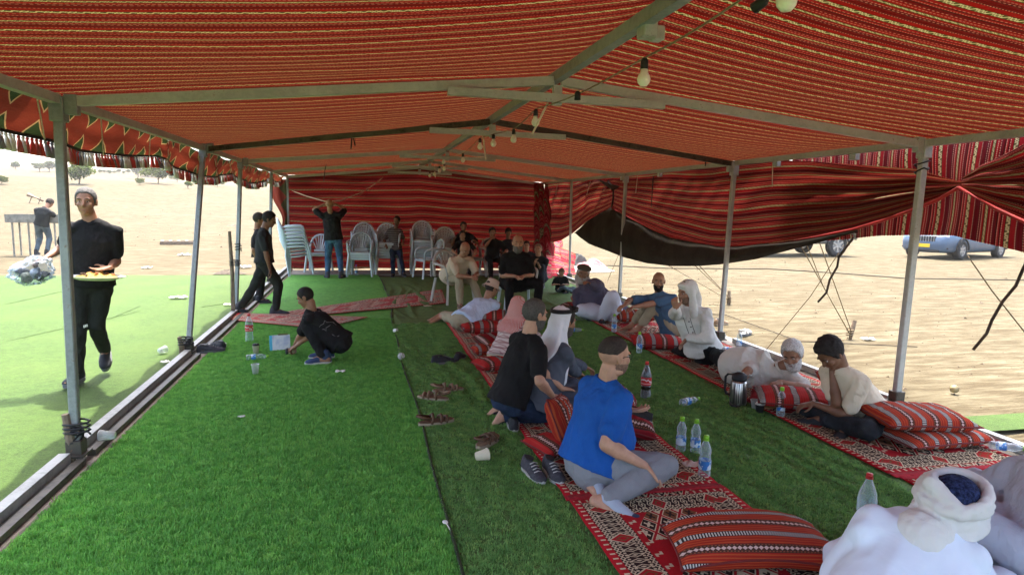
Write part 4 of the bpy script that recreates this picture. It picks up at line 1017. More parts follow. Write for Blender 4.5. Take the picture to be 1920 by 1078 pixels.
# blanket heap
def heap(label, px, py, w, h, m, seed, name='blanket_heap'):
    g = lookout(px, py)
    def P(u, v):
        a = u*2*math.pi; rr = v
        z = h*(1-rr**2)*(.75+.6*nz(math.cos(a)*rr*2+seed, math.sin(a)*rr*2)) + .05*nz(math.cos(a)*rr*6, math.sin(a)*rr*6, seed)*(1-rr)
        return (g.x+math.cos(a)*rr*w*(1+.2*nz(a, seed)), g.y+math.sin(a)*rr*w*.6, max(0, z)+.01)
    return tag(grid_mesh(name, P, 48, 16, m), label, 'blanket')
heap('dark grey blanket heap on the sand behind the tent corner', 1080, 500, .38, .42, plain('blanket_grey', (.08, .085, .08), .3, .95, 6, .8, 20), 2)
heap('pink and grey crumpled cloth on the sand', 1108, 503, .5, .25, M.m if False else plain('blanket_pink', (.38, .18, .18), .55, .95, 9, .8, 20), 5, 'cloth_heap')
heap('pale striped blanket spread flat on the sand', 1095, 508, .85, .14, plain('blanket_pale', (.30, .27, .24), .45, .95, 14, .8, 25), 8, 'blanket_sheet')
# pallet and debris on the sand at left
def pallet():
    g = lookout(336, 458); p = tag(empty('broken_pallet'), 'broken wooden pallet lying on the sand beyond the lawn', 'pallet'); p.location = g; p.rotation_euler = (0, 0, R(14)); 
    for k in range(5): bm = bmesh.new(); box(bm, (-.55+k*.27, 0, .13), (.10, .8, .02)); obj('board', bm, M_WOOD, p)
    for k in range(3): bm = bmesh.new(); box(bm, (0, -.36+k*.36, .06), (1.25, .09, .11)); obj('runner', bm, M_WOOD, p)
pallet()
for k, (px, py, s, lb) in enumerate(((290, 419, .5, 'dark low debris pile far out on the sand'), (385, 418, .9, 'widest dark debris patch far out on the sand'), (440, 424, .6, 'debris by the second post line on the sand'), (432, 515, .35, 'dark scrap at the back edge of the lawn'), (270, 390, .25, 'small dark stone on the distant slope'))):
    heap(lb, px, py, s, .1, plain('debris', (.10, .08, .06), .5, .95, 8), 11+k, 'debris_pile')['category'] = 'debris'
# grill
def grill():
    a = lookout(34, 480); b = lookout(112, 480); a.z = b.z = terrain_z(a.x, a.y); d = b-a
    g = tag(empty('barbecue_trough'), 'long metal barbecue trough on thin legs out on the sand', 'barbecue'); g.location = a; g.rotation_euler = (0, 0, math.atan2(d.y, d.x)); L = d.length
    mt = plain('sooty_metal', (.22, .21, .18), .4, .6)
    bm = bmesh.new(); box(bm, (L/2, 0, .96), (L+.3, .42, .04)); obj('trough_floor', bm, mt, g)
    for s in (-1, 1): bm = bmesh.new(); box(bm, (L/2, s*.22, 1.06), (L+.3, .02, .22)); obj('trough_side', bm, mt, g)
    for s in (0, .38, 1): bm = bmesh.new(); beam(bm, (L*s, -.18, 0), (L*s, -.18, .94), .035, .035); obj('leg', bm, mt, g); bm = bmesh.new(); beam(bm, (L*s, .18, 0), (L*s, .18, .94), .035, .035); obj('leg', bm, mt, g)
grill()
pr = tag(empty('propped_pipe'), 'short dark pipe propped on a stand far behind the barbecue', 'pipe'); g = lookout(68, 382); pr.location = g
bm = bmesh.new(); tube(bm, [(-.55, 0, .72), (.5, 0, .25)], [.17, .12], 12); obj('pipe', bm, M_WOOD, pr, True)
for s in (-.3, .35): bm = bmesh.new(); beam(bm, (s-.2, 0, 0), (s, 0, .5), .05, .05); obj('stand_leg', bm, M_WOOD, pr)

# ---------------------------------------------------------------- trees and scrub
M_BARK = plain('bark', (.12, .09, .06), .3); LEAF = []
for nm, c in (('olive_leaf', (.085, .125, .022)), ('pale_leaf', (.10, .125, .035)), ('grey_leaf', (.07, .10, .035))):
    M = Mat(nm, .9, .1); M.color(M.ramp(M.noise(2, 4, .6), [(.3, tuple(x*.6 for x in c)), (.7, tuple(x*1.3 for x in c))])); M.translucent(.4); LEAF.append(M.m)
def tree(label, px, py, h, w, kind, seed, name='tree', group=None, trunk=True):
    g = lookout(px, py); rnd = random.Random(seed); k_ = g.length/FPX; h, w = h*k_, w*k_   # sizes given as seen
    t = tag(empty(name), label, 'bush' if name == 'bush' else 'tree', group); t.location = g
    bm = bmesh.new(); tube(bm, [(0, 0, -.2), (.05*h, 0, h*.3), (.02, .1, h*.7)], [.05*h*.8, .03*h, .012*h], 7); 
    for k in range(5): a = rnd.uniform(0, 6.28); tube(bm, [(0, 0, h*.2), (math.cos(a)*w*.2, math.sin(a)*w*.2, h*.5), (math.cos(a)*w*.34, math.sin(a)*w*.34, h*.75)], [.02*h, .012*h, .006*h], 5)
    obj('trunk', bm, M_BARK, t)
    cl = [(rnd.uniform(-1, 1), rnd.uniform(-1, 1), rnd.uniform(-.9, 1), rnd.uniform(.22, .5)) for _ in range(16)]
    cl = [(x, y, z, r) for x, y, z, r in cl if x*x+y*y+z*z < 1.15]
    vs, fs = [], []
    for x, y, z, r in cl:
        for _ in range(230):
            d = V((rnd.gauss(0, 1), rnd.gauss(0, 1), rnd.gauss(0, 1))).normalized()*r*rnd.uniform(.35, 1.15)
            c = V(((x*.62+d.x)*w/2, (y*.62+d.y)*w/2, h*.56+(z*.55+d.z)*h*.42))
            if c.z < .1: continue
            a = V((rnd.gauss(0, 1), rnd.gauss(0, 1), rnd.gauss(0, 1))).normalized()*h*.045; b = a.cross(V((rnd.gauss(0, 1), rnd.gauss(0, 1), rnd.gauss(0, 1)))).normalized()*h*.03
            i = len(vs); vs += [c-a, c+b, c+a, c-b]; fs.append((i, i+1, i+2, i+3))
    me = bpy.data.meshes.new('crown'); me.from_pydata(vs, [], fs); link_mesh('crown', me, LEAF[kind], t, False)
tree('rounded olive tree just right of the nearest post', 148, 346, 42, 48, 0, 1)
tree('broad grey green bush under the valance', 296, 345, 34, 60, 1, 2)
tree('narrow tree left of the broad bush', 258, 336, 32, 36, 1, 3)
tree('small dark tree on the skyline at far left', 29, 318, 13, 14, 2, 4)
tree('left tree of the skyline pair behind the post', 74, 323, 18, 24, 2, 5)
tree('right tree of the skyline pair behind the post', 92, 323, 20, 30, 2, 6)
tree('small round shrub below the broad bush', 352, 354, 14, 18, 0, 7, 'bush')
tree('faint shrub on the slope under the narrow tree', 262, 347, 12, 20, 1, 8, 'bush')
tree('pale shrub near the second post', 332, 342, 16, 28, 1, 9, 'bush')
tree('thin shrub beyond the second post', 408, 350, 13, 30, 1, 10, 'bush')
tree('tree behind the valance left of the second post', 278, 332, 26, 42, 2, 11)
for k in range(9):
    tree(('first', 'second', 'third', 'fourth', 'fifth', 'sixth', 'seventh', 'eighth', 'ninth')[k]+' tiny tree from the left in the far skyline row', 178+k*9, 327-(k % 3), 6+2*(k % 2), 9, 2, 20+k, group='row of tiny far trees on the skyline')
tree('low shrub at the left frame edge', 3, 346, 14, 22, 1, 31, 'bush')
tree('dark tree above the row behind the second post', 330, 326, 16, 26, 2, 32)

# ---------------------------------------------------------------- cars
M_TYRE = plain('tyre', (.025, .025, .025), .2, .8); M_RIM = plain('alloy', (.42, .42, .42), .1, .35, metal=.6); M_GLASS = plain('car_glass', (.03, .035, .04), .1, .1, spec=.8)
def wheel(parent, x, y, r, w, side):
    t = empty('wheel'); t.parent = parent; t.location = (x, y, r); t.rotation_euler = (0, R(90)*side, 0)
    bm = bmesh.new(); lathe(bm, [(r*.62, -w/2), (r*.93, -w/2), (r, -w*.38), (r, w*.38), (r*.93, w/2), (r*.62, w/2), (r*.6, 0), (r*.62, -w/2)], 28); obj('tyre', bm, M_TYRE, t, True)
    bm = bmesh.new(); lathe(bm, [(0, w*.34), (r*.16, w*.36), (r*.18, w*.2), (r*.55, w*.1), (r*.62, w*.45), (r*.66, w*.45)], 28)
    for k in range(6):
        a = k*math.pi/3; beam(bm, (r*.1*math.cos(a), r*.1*math.sin(a), w*.36), (r*.63*math.cos(a), r*.63*math.sin(a), w*.36), r*.16, w*.12)
    obj('rim', bm, M_RIM, t)
def body_loft(bm, secs, W_):
    "secs: (y, z_low, z_high, halfwidth, roundness); local y forward"
    rings = []
    for y, z0, z1, hw in secs:
        ring = []
        for k in range(16):
            a = 2*math.pi*k/16; c, s = math.cos(a), math.sin(a)
            ring.append(bm.verts.new((hw*math.copysign(abs(c)**.35, c), y, (z0+z1)/2 + (z1-z0)/2*math.copysign(abs(s)**.45, s))))
        rings.append(ring)
    for a, b in zip(rings, rings[1:]):
        for k in range(16): bm.faces.new((a[k], a[(k+1) % 16], b[(k+1) % 16], b[k]))
    bm.faces.new(rings[0][::-1]); bm.faces.new(rings[-1]); bmesh.ops.recalc_face_normals(bm, faces=bm.faces)
def car(label, loc, rz, paint, truck=False):
    r = tag(empty('parked_pickup' if truck else 'parked_car'), label, 'pickup' if truck else 'car'); r.location = loc; r.rotation_euler = (0, 0, rz); r.scale = (1.06, 1.06, 1.08)
    L, Wd = (5.2, 1.85) if truck else (4.6, 1.82); g0 = .42 if truck else .20; wr = .40 if truck else .33; hw = Wd/2
    bm = bmesh.new(); hood = 1.12 if truck else 1.06; belt = 1.15 if truck else 1.12
    body_loft(bm, [(-L/2, g0+.2, belt-.1, hw*.86), (-L/2+.12, g0+.05, belt, hw*.95), (-L/2+.9, g0, belt, hw), (0, g0, belt, hw), (L/2-1.5, g0, belt-.02, hw), (L/2-1.3, g0, hood, hw), (L/2-.5, g0, hood-.06, hw*.97), (L/2-.12, g0+.02, hood-.18, hw*.88), (L/2, g0+.10, hood-.32, hw*.78)], Wd)
    obj('body', bm, paint, r, True)
    bm = bmesh.new(); top = 1.78 if truck else 1.62
    body_loft(bm, [(-L/2+(1.9 if truck else .35), belt-.06, belt+.02, hw*.86), (-L/2+(2.05 if truck else .95), belt-.06, top-.04, hw*.76), (-.2, belt-.06, top, hw*.77), (.45, belt-.06, top-.04, hw*.76), (L/2-1.35, belt-.06, belt+.0, hw*.86)], Wd)
    obj('cabin_glass', bm, M_GLASS, r, True)
    bm = bmesh.new(); box(bm, (0, -.35 if not truck else .0, top-.01), (hw*1.42, 1.3, .05), None, .02); obj('roof', bm, paint, r)
    for s in (-1, 1):
        for y in (L/2-.88, -L/2+.98): wheel(r, s*(hw-.10), y, wr, .23, s)
        for y in (L/2-.88, -L/2+.98):
            bm = bmesh.new(); tube(bm, [(s*(hw+.003), y+(wr+.07)*math.cos(a), wr+(wr+.07)*math.sin(a)) for a in [math.pi*k/10 for k in range(11)]], .035, 6); obj('wheel_arch', bm, M_TYRE, r, True)
        bm = bmesh.new(); box(bm, (s*hw*.66, L/2-.14, hood-.26), (.36, .16, .13), Matrix.Rotation(-s*.35, 3, 'Z'), .03); obj('headlight', bm, plain('headlight_lens', (.6, .62, .64), .05, .15), r)
        bm = bmesh.new(); box(bm, (s*(hw-.02), .55, belt+.10), (.22, .12, .14), None, .03); obj('mirror', bm, paint, r)
        bm = bmesh.new(); box(bm, (s*hw*.7, L/2-.075, g0+.19), (.34, .05, .05), Matrix.Rotation(-s*.3, 3, 'Z'), .01); obj('fog_light', bm, M_TYRE, r)
    bm = bmesh.new(); box(bm, (0, L/2-.03, hood-.36), (.85, .06, .20), None, .02); obj('grille', bm, M_TYRE, r)
    for k in range(9): bm = bmesh.new(); box(bm, (-.36+k*.09, L/2+.005, hood-.36), (.012, .02, .17)); obj('grille_bar', bm, M_RIM, r)
    bm = bmesh.new(); box(bm, (0, L/2-.01, g0+.09), (1.15, .05, .10), None, .02); obj('lower_intake', bm, M_TYRE, r)
    bm = bmesh.new(); box(bm, (0, L/2+.03, g0+.27), (.50, .015, .12)); obj('licence_plate', bm, plain('plate_yellow', (.75, .52, .03), .05), r)
    return r
M_PB = plain('silver_blue_paint', (.065, .11, .18), .06, .25, 3, spec=.6); M_PW = plain('silver_paint', (.26, .27, .28), .06, .25, 3, spec=.6)
th = R(107)   # heading of the car's nose, +Y axis turned by th
cg = V((23.15, 21.45, 0)); car('silver blue car with yellow front plate parked nose towards the tent', (cg.x, cg.y, terrain_z(*cg.xy)), th, M_PB)
tw = G(1563, 483); car('silver pickup seen only by its wheels beneath the curtain', (tw.x-1.65, tw.y+.95, terrain_z(tw.x, tw.y)), R(-86), M_PW, True)
# ---------------------------------------------------------------- people
def ring_loft(bm, cs, ws, ds, right, n=16):
    "closed loft of elliptical sections; cs centres, ws half widths along right, ds half depths"
    cs = [Vector(c) for c in cs]; rings = []
    for i, c in enumerate(cs):
        d = (cs[min(i+1, len(cs)-1)]-cs[max(i-1, 0)]).normalized()
        a = (right - d*right.dot(d)).normalized(); b = d.cross(a)
        rings.append([bm.verts.new(c + a*math.cos(t)*ws[i] + b*math.sin(t)*ds[i]) for t in [2*math.pi*k/n for k in range(n)]])
    for p, q in zip(rings, rings[1:]):
        for k in range(n): bm.faces.new((p[k], p[(k+1) % n], q[(k+1) % n], q[k]))
    bm.faces.new(rings[0][::-1]); bm.faces.new(rings[-1])
def cap(bm, p0, p1, r0, r1, n=12, flat=1., right=None):
    "tapered limb with round ends"
    p0, p1 = Vector(p0), Vector(p1); d = p1-p0
    if d.length < 1e-5: d = V((0, 0, 1e-4))
    dn = d.normalized(); a, b = frame_of(dn)
    if right is not None:
        a = right-dn*right.dot(dn)
        a = a.normalized() if a.length > .05 else frame_of(dn)[0]; b = dn.cross(a)
    prof = []
    for t in (80, 50, 22): prof.append((-math.sin(R(t))*r0, math.cos(R(t))*r0))
    prof.append((0, r0)); prof.append((d.length, r1))
    for t in (22, 50, 80): prof.append((d.length+math.sin(R(t))*r1, math.cos(R(t))*r1))
    rings = [[bm.verts.new(p0 + dn*z + a*math.cos(t)*r_ + b*math.sin(t)*r_*flat) for t in [2*math.pi*k/n for k in range(n)]] for z, r_ in prof]
    for p, q in zip(rings, rings[1:]):
        for k in range(n): bm.faces.new((p[k], p[(k+1) % n], q[(k+1) % n], q[k]))
    bm.faces.new(rings[0][::-1]); bm.faces.new(rings[-1])
def ell(bm, c, rad, rot=None, sub=2):
    r = bmesh.ops.create_icosphere(bm, subdivisions=sub, radius=1)
    M_ = Matrix.Translation(Vector(c)) @ (rot.to_4x4() if rot is not None else Matrix.Identity(4)) @ Matrix.Diagonal((*rad, 1))
    bmesh.ops.transform(bm, matrix=M_, verts=r['verts'])
def fuse(bm, vox, smooth=3, name='body'):
    "union of the pieces as one continuous skin"
    bmesh.ops.recalc_face_normals(bm, faces=bm.faces)
    me = bpy.data.meshes.new(name); bm.to_mesh(me); bm.free()
    o = bpy.data.objects.new('tmp', me); C.objects.link(o)
    md = o.modifiers.new('r', 'REMESH'); md.mode = 'VOXEL'; md.voxel_size = vox; md.adaptivity = 0
    if smooth: ms = o.modifiers.new('s', 'SMOOTH'); ms.iterations = smooth; ms.factor = .5
    dg = bpy.context.evaluated_depsgraph_get(); out = bpy.data.meshes.new_from_object(o.evaluated_get(dg)); out.name = name
    bpy.data.objects.remove(o); bpy.data.meshes.remove(me); return out
def folds(me, amp, seed, fr=7., axisdir=None, pts=()):
    "cloth folds: ridged noise pushed along the normals, stronger near joints pts"
    n = len(me.vertices); co = np.empty(n*3, np.float32); me.vertices.foreach_get('co', co); no = np.empty(n*3, np.float32); me.vertex_normals.foreach_get('vector', no)
    co = co.reshape(-1, 3); no = no.reshape(-1, 3); d = np.empty(n, np.float32); S = seed*3.1
    for i in range(n):
        x, y, z = map(float, co[i])
        w = noise.noise((x*2.3+S, y*2.3, z*2.3))*1.3
        a = 1-abs(noise.noise((x*fr+w*1.6+S, y*fr+w, z*fr*.55-w)))*2.4
        b = 1-abs(noise.noise((x*fr*2.1-w, y*fr*2.1+S, z*fr*1.5+w*2)))*2.4
        d[i] = a*.75+b*.35-.55
    if len(pts):
        P_ = np.array([tuple(p) for p in pts], np.float32); dist = np.min(np.linalg.norm(co[:, None]-P_[None], axis=2), axis=1); d *= (.65+.9*np.exp(-(dist/.13)**2))
    co += no*(d*amp)[:, None]; me.vertices.foreach_set('co', co.ravel()); me.update()
def ik(a, t, l1, l2, hint):
    d = t-a; L = d.length
    if L > (l1+l2)*.995: t = a+d.normalized()*(l1+l2)*.995; d = t-a; L = d.length
    if L < abs(l1-l2)+.02: L = abs(l1-l2)+.02
    dn = d.normalized(); x = (l1*l1-l2*l2+L*L)/(2*L); h = math.sqrt(max(0, l1*l1-x*x))
    hv = (hint-a); hv -= dn*hv.dot(dn); hv = hv.normalized() if hv.length > 1e-4 else frame_of(dn)[0]
    return a+dn*x+hv*h, t
SK = {}
def skin_mat(tone):
    if tone in SK: return SK[tone]
    c = {'light': (.46, .26, .17), 'mid': (.36, .19, .115), 'tan': (.28, .14, .08), 'dark': (.18, .085, .048)}[tone]
    M = Mat('skin_'+tone, .5, .35); n = M.noise(14, 4, .6); M.color(M.ramp(n, [(.35, tuple(x*.82 for x in c)), (.65, tuple(x*1.1 for x in c))])); M.bump(M.noise(160, 3, .6), .15, .002)
    M.p.inputs['Subsurface Weight'].default_value = .0; SK[tone] = M.m; return M.m
M_EYE = plain('eye_white', (.55, .52, .48), .05, .25); M_IRIS = plain('iris_dark', (.02, .012, .008), .1, .2); M_LIP = plain('lip', (.30, .12, .09), .1, .5); M_BROW = plain('brow_hair', (.02, .015, .012), .2, .9)
HM = {}
def hair_mat(k):
    if k in HM: return HM[k]
    c = {'black': (.012, .010, .009), 'dark': (.03, .022, .018), 'grey': (.13, .125, .12), 'saltpepper': (.07, .066, .06), 'white': (.42, .41, .39), 'stubble': (.15, .09, .062)}[k]
    M = Mat('hair_'+k, .75, .3); M.color(M.ramp(M.noise(90, 4, .8), [(.35, tuple(x*.55 for x in c)), (.65, tuple(x*1.7 for x in c))])); M.bump(M.noise(220, 3, .7), .7, .004); HM[k] = M.m; return M.m

def facing(yaw, pitch=0, roll=0):
    "orientation whose +Y looks at heading yaw (deg clockwise from +Y), pitched up by pitch"
    return (Matrix.Rotation(-R(yaw), 3, 'Z') @ Matrix.Rotation(R(pitch), 3, 'X') @ Matrix.Rotation(R(roll), 3, 'Y'))
def head_prims(bm, c, Q, s, big=0.):
    def p(*a): return c+Q@(V(a)*s)
    ell(bm, p(0, -.012, .032), (.077*s, .097*s, .090*s), Q, 3)
    ell(bm, p(0, .022, -.035), (.060*s, .068*s, .078*s), Q, 3)
    ell(bm, p(0, .062, -.088), (.028*s, .024*s, .022*s), Q)
    ell(bm, p(0, .030, -.078), (.046*s, .045*s, .030*s), Q)
    cap(bm, p(0, .082, .018), p(0, .104, -.026), .010*s, .0135*s)
    ell(bm, p(0, .092, -.030), (.019*s, .013*s, .009*s), Q)
    for sx in (-1, 1):
        ell(bm, p(sx*.030, .078, .026), (.026*s, .014*s, .009*s), Q)
        ell(bm, p(sx*.038, .062, -.022), (.024*s, .024*s, .022*s), Q)
        ell(bm, p(sx*.078, -.008, -.008), (.010*s, .019*s, .031*s), Q)
        ell(bm, p(sx*.080, -.012, .010), (.012*s, .016*s, .014*s), Q)
    ell(bm, p(0, .080, -.056), (.024*s, .012*s, .007*s), Q); ell(bm, p(0, .078, -.068), (.020*s, .012*s, .008*s), Q)
    if big: ell(bm, p(0, .01, -.085), (.062*s*big, .055*s, .035*s), Q)
def face_parts(root, c, Q, s, brows=True):
    def p(*a): return c+Q@(V(a)*s)
    for sx in (-1, 1):
        bm = bmesh.new(); ell(bm, p(sx*.030, .0775, .0075), (.0122*s, .0080*s, .0048*s), Q); obj('eye', bm, M_EYE, root, True)
        bm = bmesh.new(); ell(bm, p(sx*.030, .0835, .0075), (.0058*s, .0042*s, .0047*s), Q); obj('iris', bm, M_IRIS, root, True)
        if brows:
            bm = bmesh.new(); tube(bm, [p(sx*.013, .0925, .029), p(sx*.030, .0925, .035), p(sx*.048, .080, .029)], [.003*s, .0045*s, .0025*s], 6); obj('eyebrow', bm, M_BROW, root, True)
    bm = bmesh.new(); ell(bm, p(0, .0885, -.062), (.022*s, .0055*s, .0045*s), Q); obj('mouth', bm, M_LIP, root, True)
def hair(root, c, Q, s, kind='short', mat='black', seed=0, thick=.010, front=.045, side=-.01, back=-.065):
    "shell over the skull, sunk inside the head where there is no hair"
    bm = bmesh.new(); bmesh.ops.create_icosphere(bm, subdivisions=5, radius=1)
    for v in bm.verts:
        d = v.co.normalized(); q = V((d.x*.077, -.012+d.y*.097, .032+d.z*.090))
        x, y, z = q
        # hairline: high over the brow, down behind the ears
        lim = lerp(back, side, min(1, max(0, (y+.03)/.05))) if y < .02 else lerp(side, front+.032, min(1, (y-.02)/.042))
        m = z - lim + .004*nz(x*60, y*60, z*60)
        if kind == 'balding': m = min(m, .085-z, .02-y+.0)
        k = min(1, max(0, (m+.002)/.008)); top = max(0, (z-.05)/.07)
        t = thick*(1+.5*top)*(1+.35*nz(x*45+seed, y*45, z*45)+.2*nz(x*120, y*120, z*120+seed))
        q2 = V((d.x*(.077+t), -.012+d.y*(.097+t), .032+d.z*(.090+t)))*k + q*.86*(1-k) + V((0, -.001, .004))*(1-k)
        v.co = c+Q@(q2*s)
    return obj('hair', bm, hair_mat(mat), root, True)
def beard(root, c, Q, s, mat='black', thick=.008, full=True, seed=0):
    bm = bmesh.new(); bmesh.ops.create_icosphere(bm, subdivisions=4, radius=1)
    for v in bm.verts:
        d = v.co.normalized(); x, y, z = d.x*.061, .022+d.y*.068, -.040+d.z*.078
        on = z < (-.030 if abs(x) > .034 else -.042) and y > -.02
        if abs(x) < .017 and -.068 < z < -.054: on = False
        if abs(x) < .024 and z > -.046: on = z < -.040 and y > .06
        t = (thick*(1+.8*max(0, (-z-.06)/.05)*(1 if full else .3))*(1+.4*nz(d.x*9+seed, d.y*9, d.z*9))) if on else -.012
        v.co = c+Q@(V((d.x*(.061+t), .022+d.y*(.068+t), -.040+d.z*(.078+t)))*s)
        if on and z < -.08 and full: v.co += Q@(V((0, .008, -.012))*s)*thick/.01
    return obj('beard', bm, hair_mat(mat), root, True)
def hand_prims(bm, w, d, nrm, s, side, curl=.5, spread=1., near=False):
    "w wrist, d direction of the palm, nrm palm normal (towards where the fingers curl), side +1 when the thumb is on +cross"
    d = d.normalized(); nrm = (nrm-d*nrm.dot(d)); nrm = nrm.normalized() if nrm.length > .01 else frame_of(d)[1]; a = d.cross(nrm)*side
    k = w+d*.085*s
    cap(bm, w, w+d*.03*s, .026*s, .030*s, flat=.6, right=a)
    ring_loft(bm, [w+d*.0*s, w+d*.03*s, w+d*.065*s, k+d*.006*s], [.024*s, .034*s, .042*s, .038*s], [.017*s, .016*s, .014*s, .010*s], a, 12)
    for i, (o, L) in enumerate(((-.0315, .068), (-.0105, .078), (.0110, .073), (.0315, .056))):
        o = -o; base = k+a*o*s*spread*.98-d*.004*s; dd = (d+a*o*3.*spread*(.6 if curl < .4 else .2)).normalized(); r0 = (.0088 if near else .0095)*s; pt = base; ang = 0
        for j, f in enumerate((.45, .31, .24)):
            ang += curl*(.9 if j else .6)*(1+.12*i)
            dv = dd*math.cos(ang)+nrm*math.sin(ang); q = pt+dv*L*f*s*1.02; cap(bm, pt, q, r0, r0*.9, 8); pt = q; r0 *= .9
    t0 = w+d*.022*s+a*.022*s; t1 = t0+(a*.75+d*.55+nrm*.25).normalized()*.042*s; t2 = t1+(d*.9+a*.25+nrm*(.2+curl*.4)).normalized()*.030*s; t3 = t2+(d+nrm*(.1+curl*.5)-a*.05).normalized()*.024*s
    cap(bm, t0, t1, .0155*s, .0115*s, 8); cap(bm, t1, t2, .0112*s, .0100*s, 8); cap(bm, t2, t3, .0100*s, .0085*s, 8)
def tomat(m): return m if not isinstance(m, tuple) else cloth('cloth', m)


def person(label, pel, che, head, hd, yawp, yaws, hands, feet, elb=(None, None), knee=(None, None), s=1., bulk=1., belly=0., skin='mid', vox=.011,
           shirt=None, sleeve='short', trousers=None, tr_len='long', shoes=None, hairk=('short', 'black'), brd=None, handdir=((0, 0, 0), (0, 0, 0)), palm=((0, 0, -1), (0, 0, -1)),
           curl=(.5, .5), robe=False, extra=None, footdir=(None, None), faceon=True, collar=False, seed=1, rx=(), group=None, shsc=1., foldamp=.0095, legw=1., hair_kw={}, spread=1., neckr=1., kind='person', headscale=1.):
    """pel, che, head: world points of the pelvis, of the middle of the shoulder line and of the head centre. hd=(yaw, pitch, roll) of the head.
    yawp, yaws: headings of hips and shoulders. hands, feet: (left, right) wrists and ankles; elb, knee: hint points."""

    base = V((pel.x, pel.y, 0.)); root = tag(empty(kind), label, kind, group); root.location = base
    off = -base; pel, che, head = pel+off, che+off, head+off
    hands = [h+off if h is not None else None for h in hands]; feet = [f+off for f in feet]
    elb = [e+off if e is not None else None for e in elb]; knee = [k+off if k is not None else None for k in knee]
    footdir = [f for f in footdir]
    Qp, Qs, Qh = facing(yawp), facing(yaws), facing(*hd)
    rp, rs = Qp@V((1, 0, 0)), Qs@V((1, 0, 0)); fs_ = Qs@V((0, 1, 0)); fp = Qp@V((0, 1, 0))
    spine = (che-pel); sn = spine.normalized()
    rs = (rs-sn*rs.dot(sn)*.55).normalized(); fs_ = (fs_-sn*fs_.dot(sn)).normalized()
    shw = .163*s*shsc*(1+.25*(bulk-1)); hipw = .088*s
    sh = [che-rs*shw-sn*.022*s, che+rs*shw-sn*.022*s]; hip = [pel-rp*hipw, pel+rp*hipw]
    la, lf, lt, lc = .285*s, .25*s, .42*s, .41*s
    E_, H_, K_, F_ = [], [], [], []
    for i in range(2):
        sg = -1 if i == 0 else 1
        h = hands[i] if hands[i] is not None else sh[i]+V((0, 0, -.5*s))
        e, h = ik(sh[i], h, la, lf, elb[i] if elb[i] is not None else sh[i]+rs*sg*.2-fs_*.2+V((0, 0, -.3))); E_.append(e); H_.append(h)
        k, f = ik(hip[i], feet[i], lt, lc, knee[i] if knee[i] is not None else hip[i]+fp*.5+V((0, 0, .3))); K_.append(k); F_.append(f)
    b = bulk; hs = s*headscale*(1.0 if s > .85 else 1.0+(.85-s)*.5)
    def hdir(i):
        d = V(handdir[i])
        return d if d.length > .01 else (H_[i]-E_[i])
    def fdir(i):
        if footdir[i] is not None: return V(footdir[i]).normalized()
        sd_ = F_[i]-K_[i]; d = fp.copy(); d = (d-V((0, 0, 1))*d.z); return d.normalized()
    # ---- body
    bm = bmesh.new(); neck0 = che+sn*.02*s; nb = head+Qh@V((0, -.025, -.075))*hs
    mid = pel.lerp(che, .5)-fs_*0.0
    bow = (che-pel).length
    ring_loft(bm, [pel-sn*.06*s, pel, pel.lerp(che, .28)-fs_*.0*s, pel.lerp(che, .55), pel.lerp(che, .8), che], [.10*s*b, .140*s*b, .118*s*b, .128*s*b, .135*s*b, .10*s], [.07*s, .092*s*b, .082*s*b, .090*s*b, .086*s*b, .050*s], rs)
    cap(bm, sh[0], sh[1], .044*s, .044*s)
    cap(bm, neck0-sn*.03*s, nb, .064*s*neckr, .056*s*neckr, 14)
    for q in sh: cap(bm, neck0.lerp(nb, .35), q.lerp(che, .25)+sn*.002*s, .042*s*neckr, .040*s)
    head_prims(bm, head, Qh, hs, big=1.1 if b > 1.2 else 0)
    armb = 1+.45*(b-1)
    for i in range(2):
        cap(bm, sh[i], E_[i], .044*s*armb, .039*s*armb); cap(bm, E_[i], E_[i].lerp(H_[i], .35), .040*s*armb, .041*s*armb); cap(bm, E_[i].lerp(H_[i], .35), H_[i], .041*s*armb, .0255*s*armb, flat=.85)
        hand_prims(bm, H_[i], hdir(i), V(palm[i]), s*1.0, (1 if i == 0 else -1), curl[i], spread, vox < .008)
        cap(bm, hip[i], K_[i], .080*s*b, .054*s); cap(bm, K_[i], K_[i].lerp(F_[i], .35), .054*s, .055*s); cap(bm, K_[i].lerp(F_[i], .35), F_[i], .054*s, .036*s)
        fd = fdir(i); heel = F_[i]-fd*.035*s+(F_[i]-K_[i]).normalized()*.045*s; sole = (F_[i]-K_[i]).normalized()
        up_ = V((0, 0, -1)) if abs(fd.z) < .35 else sole
        ball = F_[i]+fd*.13*s+up_*.045*s; toe = F_[i]+fd*.185*s+up_*.05*s
        cap(bm, F_[i], heel, .036*s, .034*s); rr = fd.cross(V((0, 0, 1))); rr = rr if rr.length > .2 else rs
        cap(bm, heel, ball, .034*s, .030*s, right=rr, flat=.9); cap(bm, F_[i], ball, .036*s, .026*s); cap(bm, ball+rr.normalized()*.012*s, toe, .030*s, .020*s, flat=.7, right=rr)
        if shoes is None:
            for j in range(5):
                o = (j-2)*.017*s*(1 if i else -1); cap(bm, ball+rr.normalized()*o+fd*.03*s+up_*.006, ball+rr.normalized()*o*1.1+fd*(.068-.006*j)*s+up_*.010, .0095*s if j else .013*s, .008*s if j else .012*s, 8)
    body = fuse(bm, vox, 2, 'body'); link_mesh('body', body, skin_mat(skin), root)
    if faceon: face_parts(root, head, Qh, hs)
    if hairk: hair(root, head, Qh, hs, hairk[0], hairk[1], seed, **hair_kw)
    if brd: beard(root, head, Qh, hs, brd, .011 if brd in ('white', 'grey') else .006, brd != 'stubble', seed)
    cv = max(vox*1.25, .010)
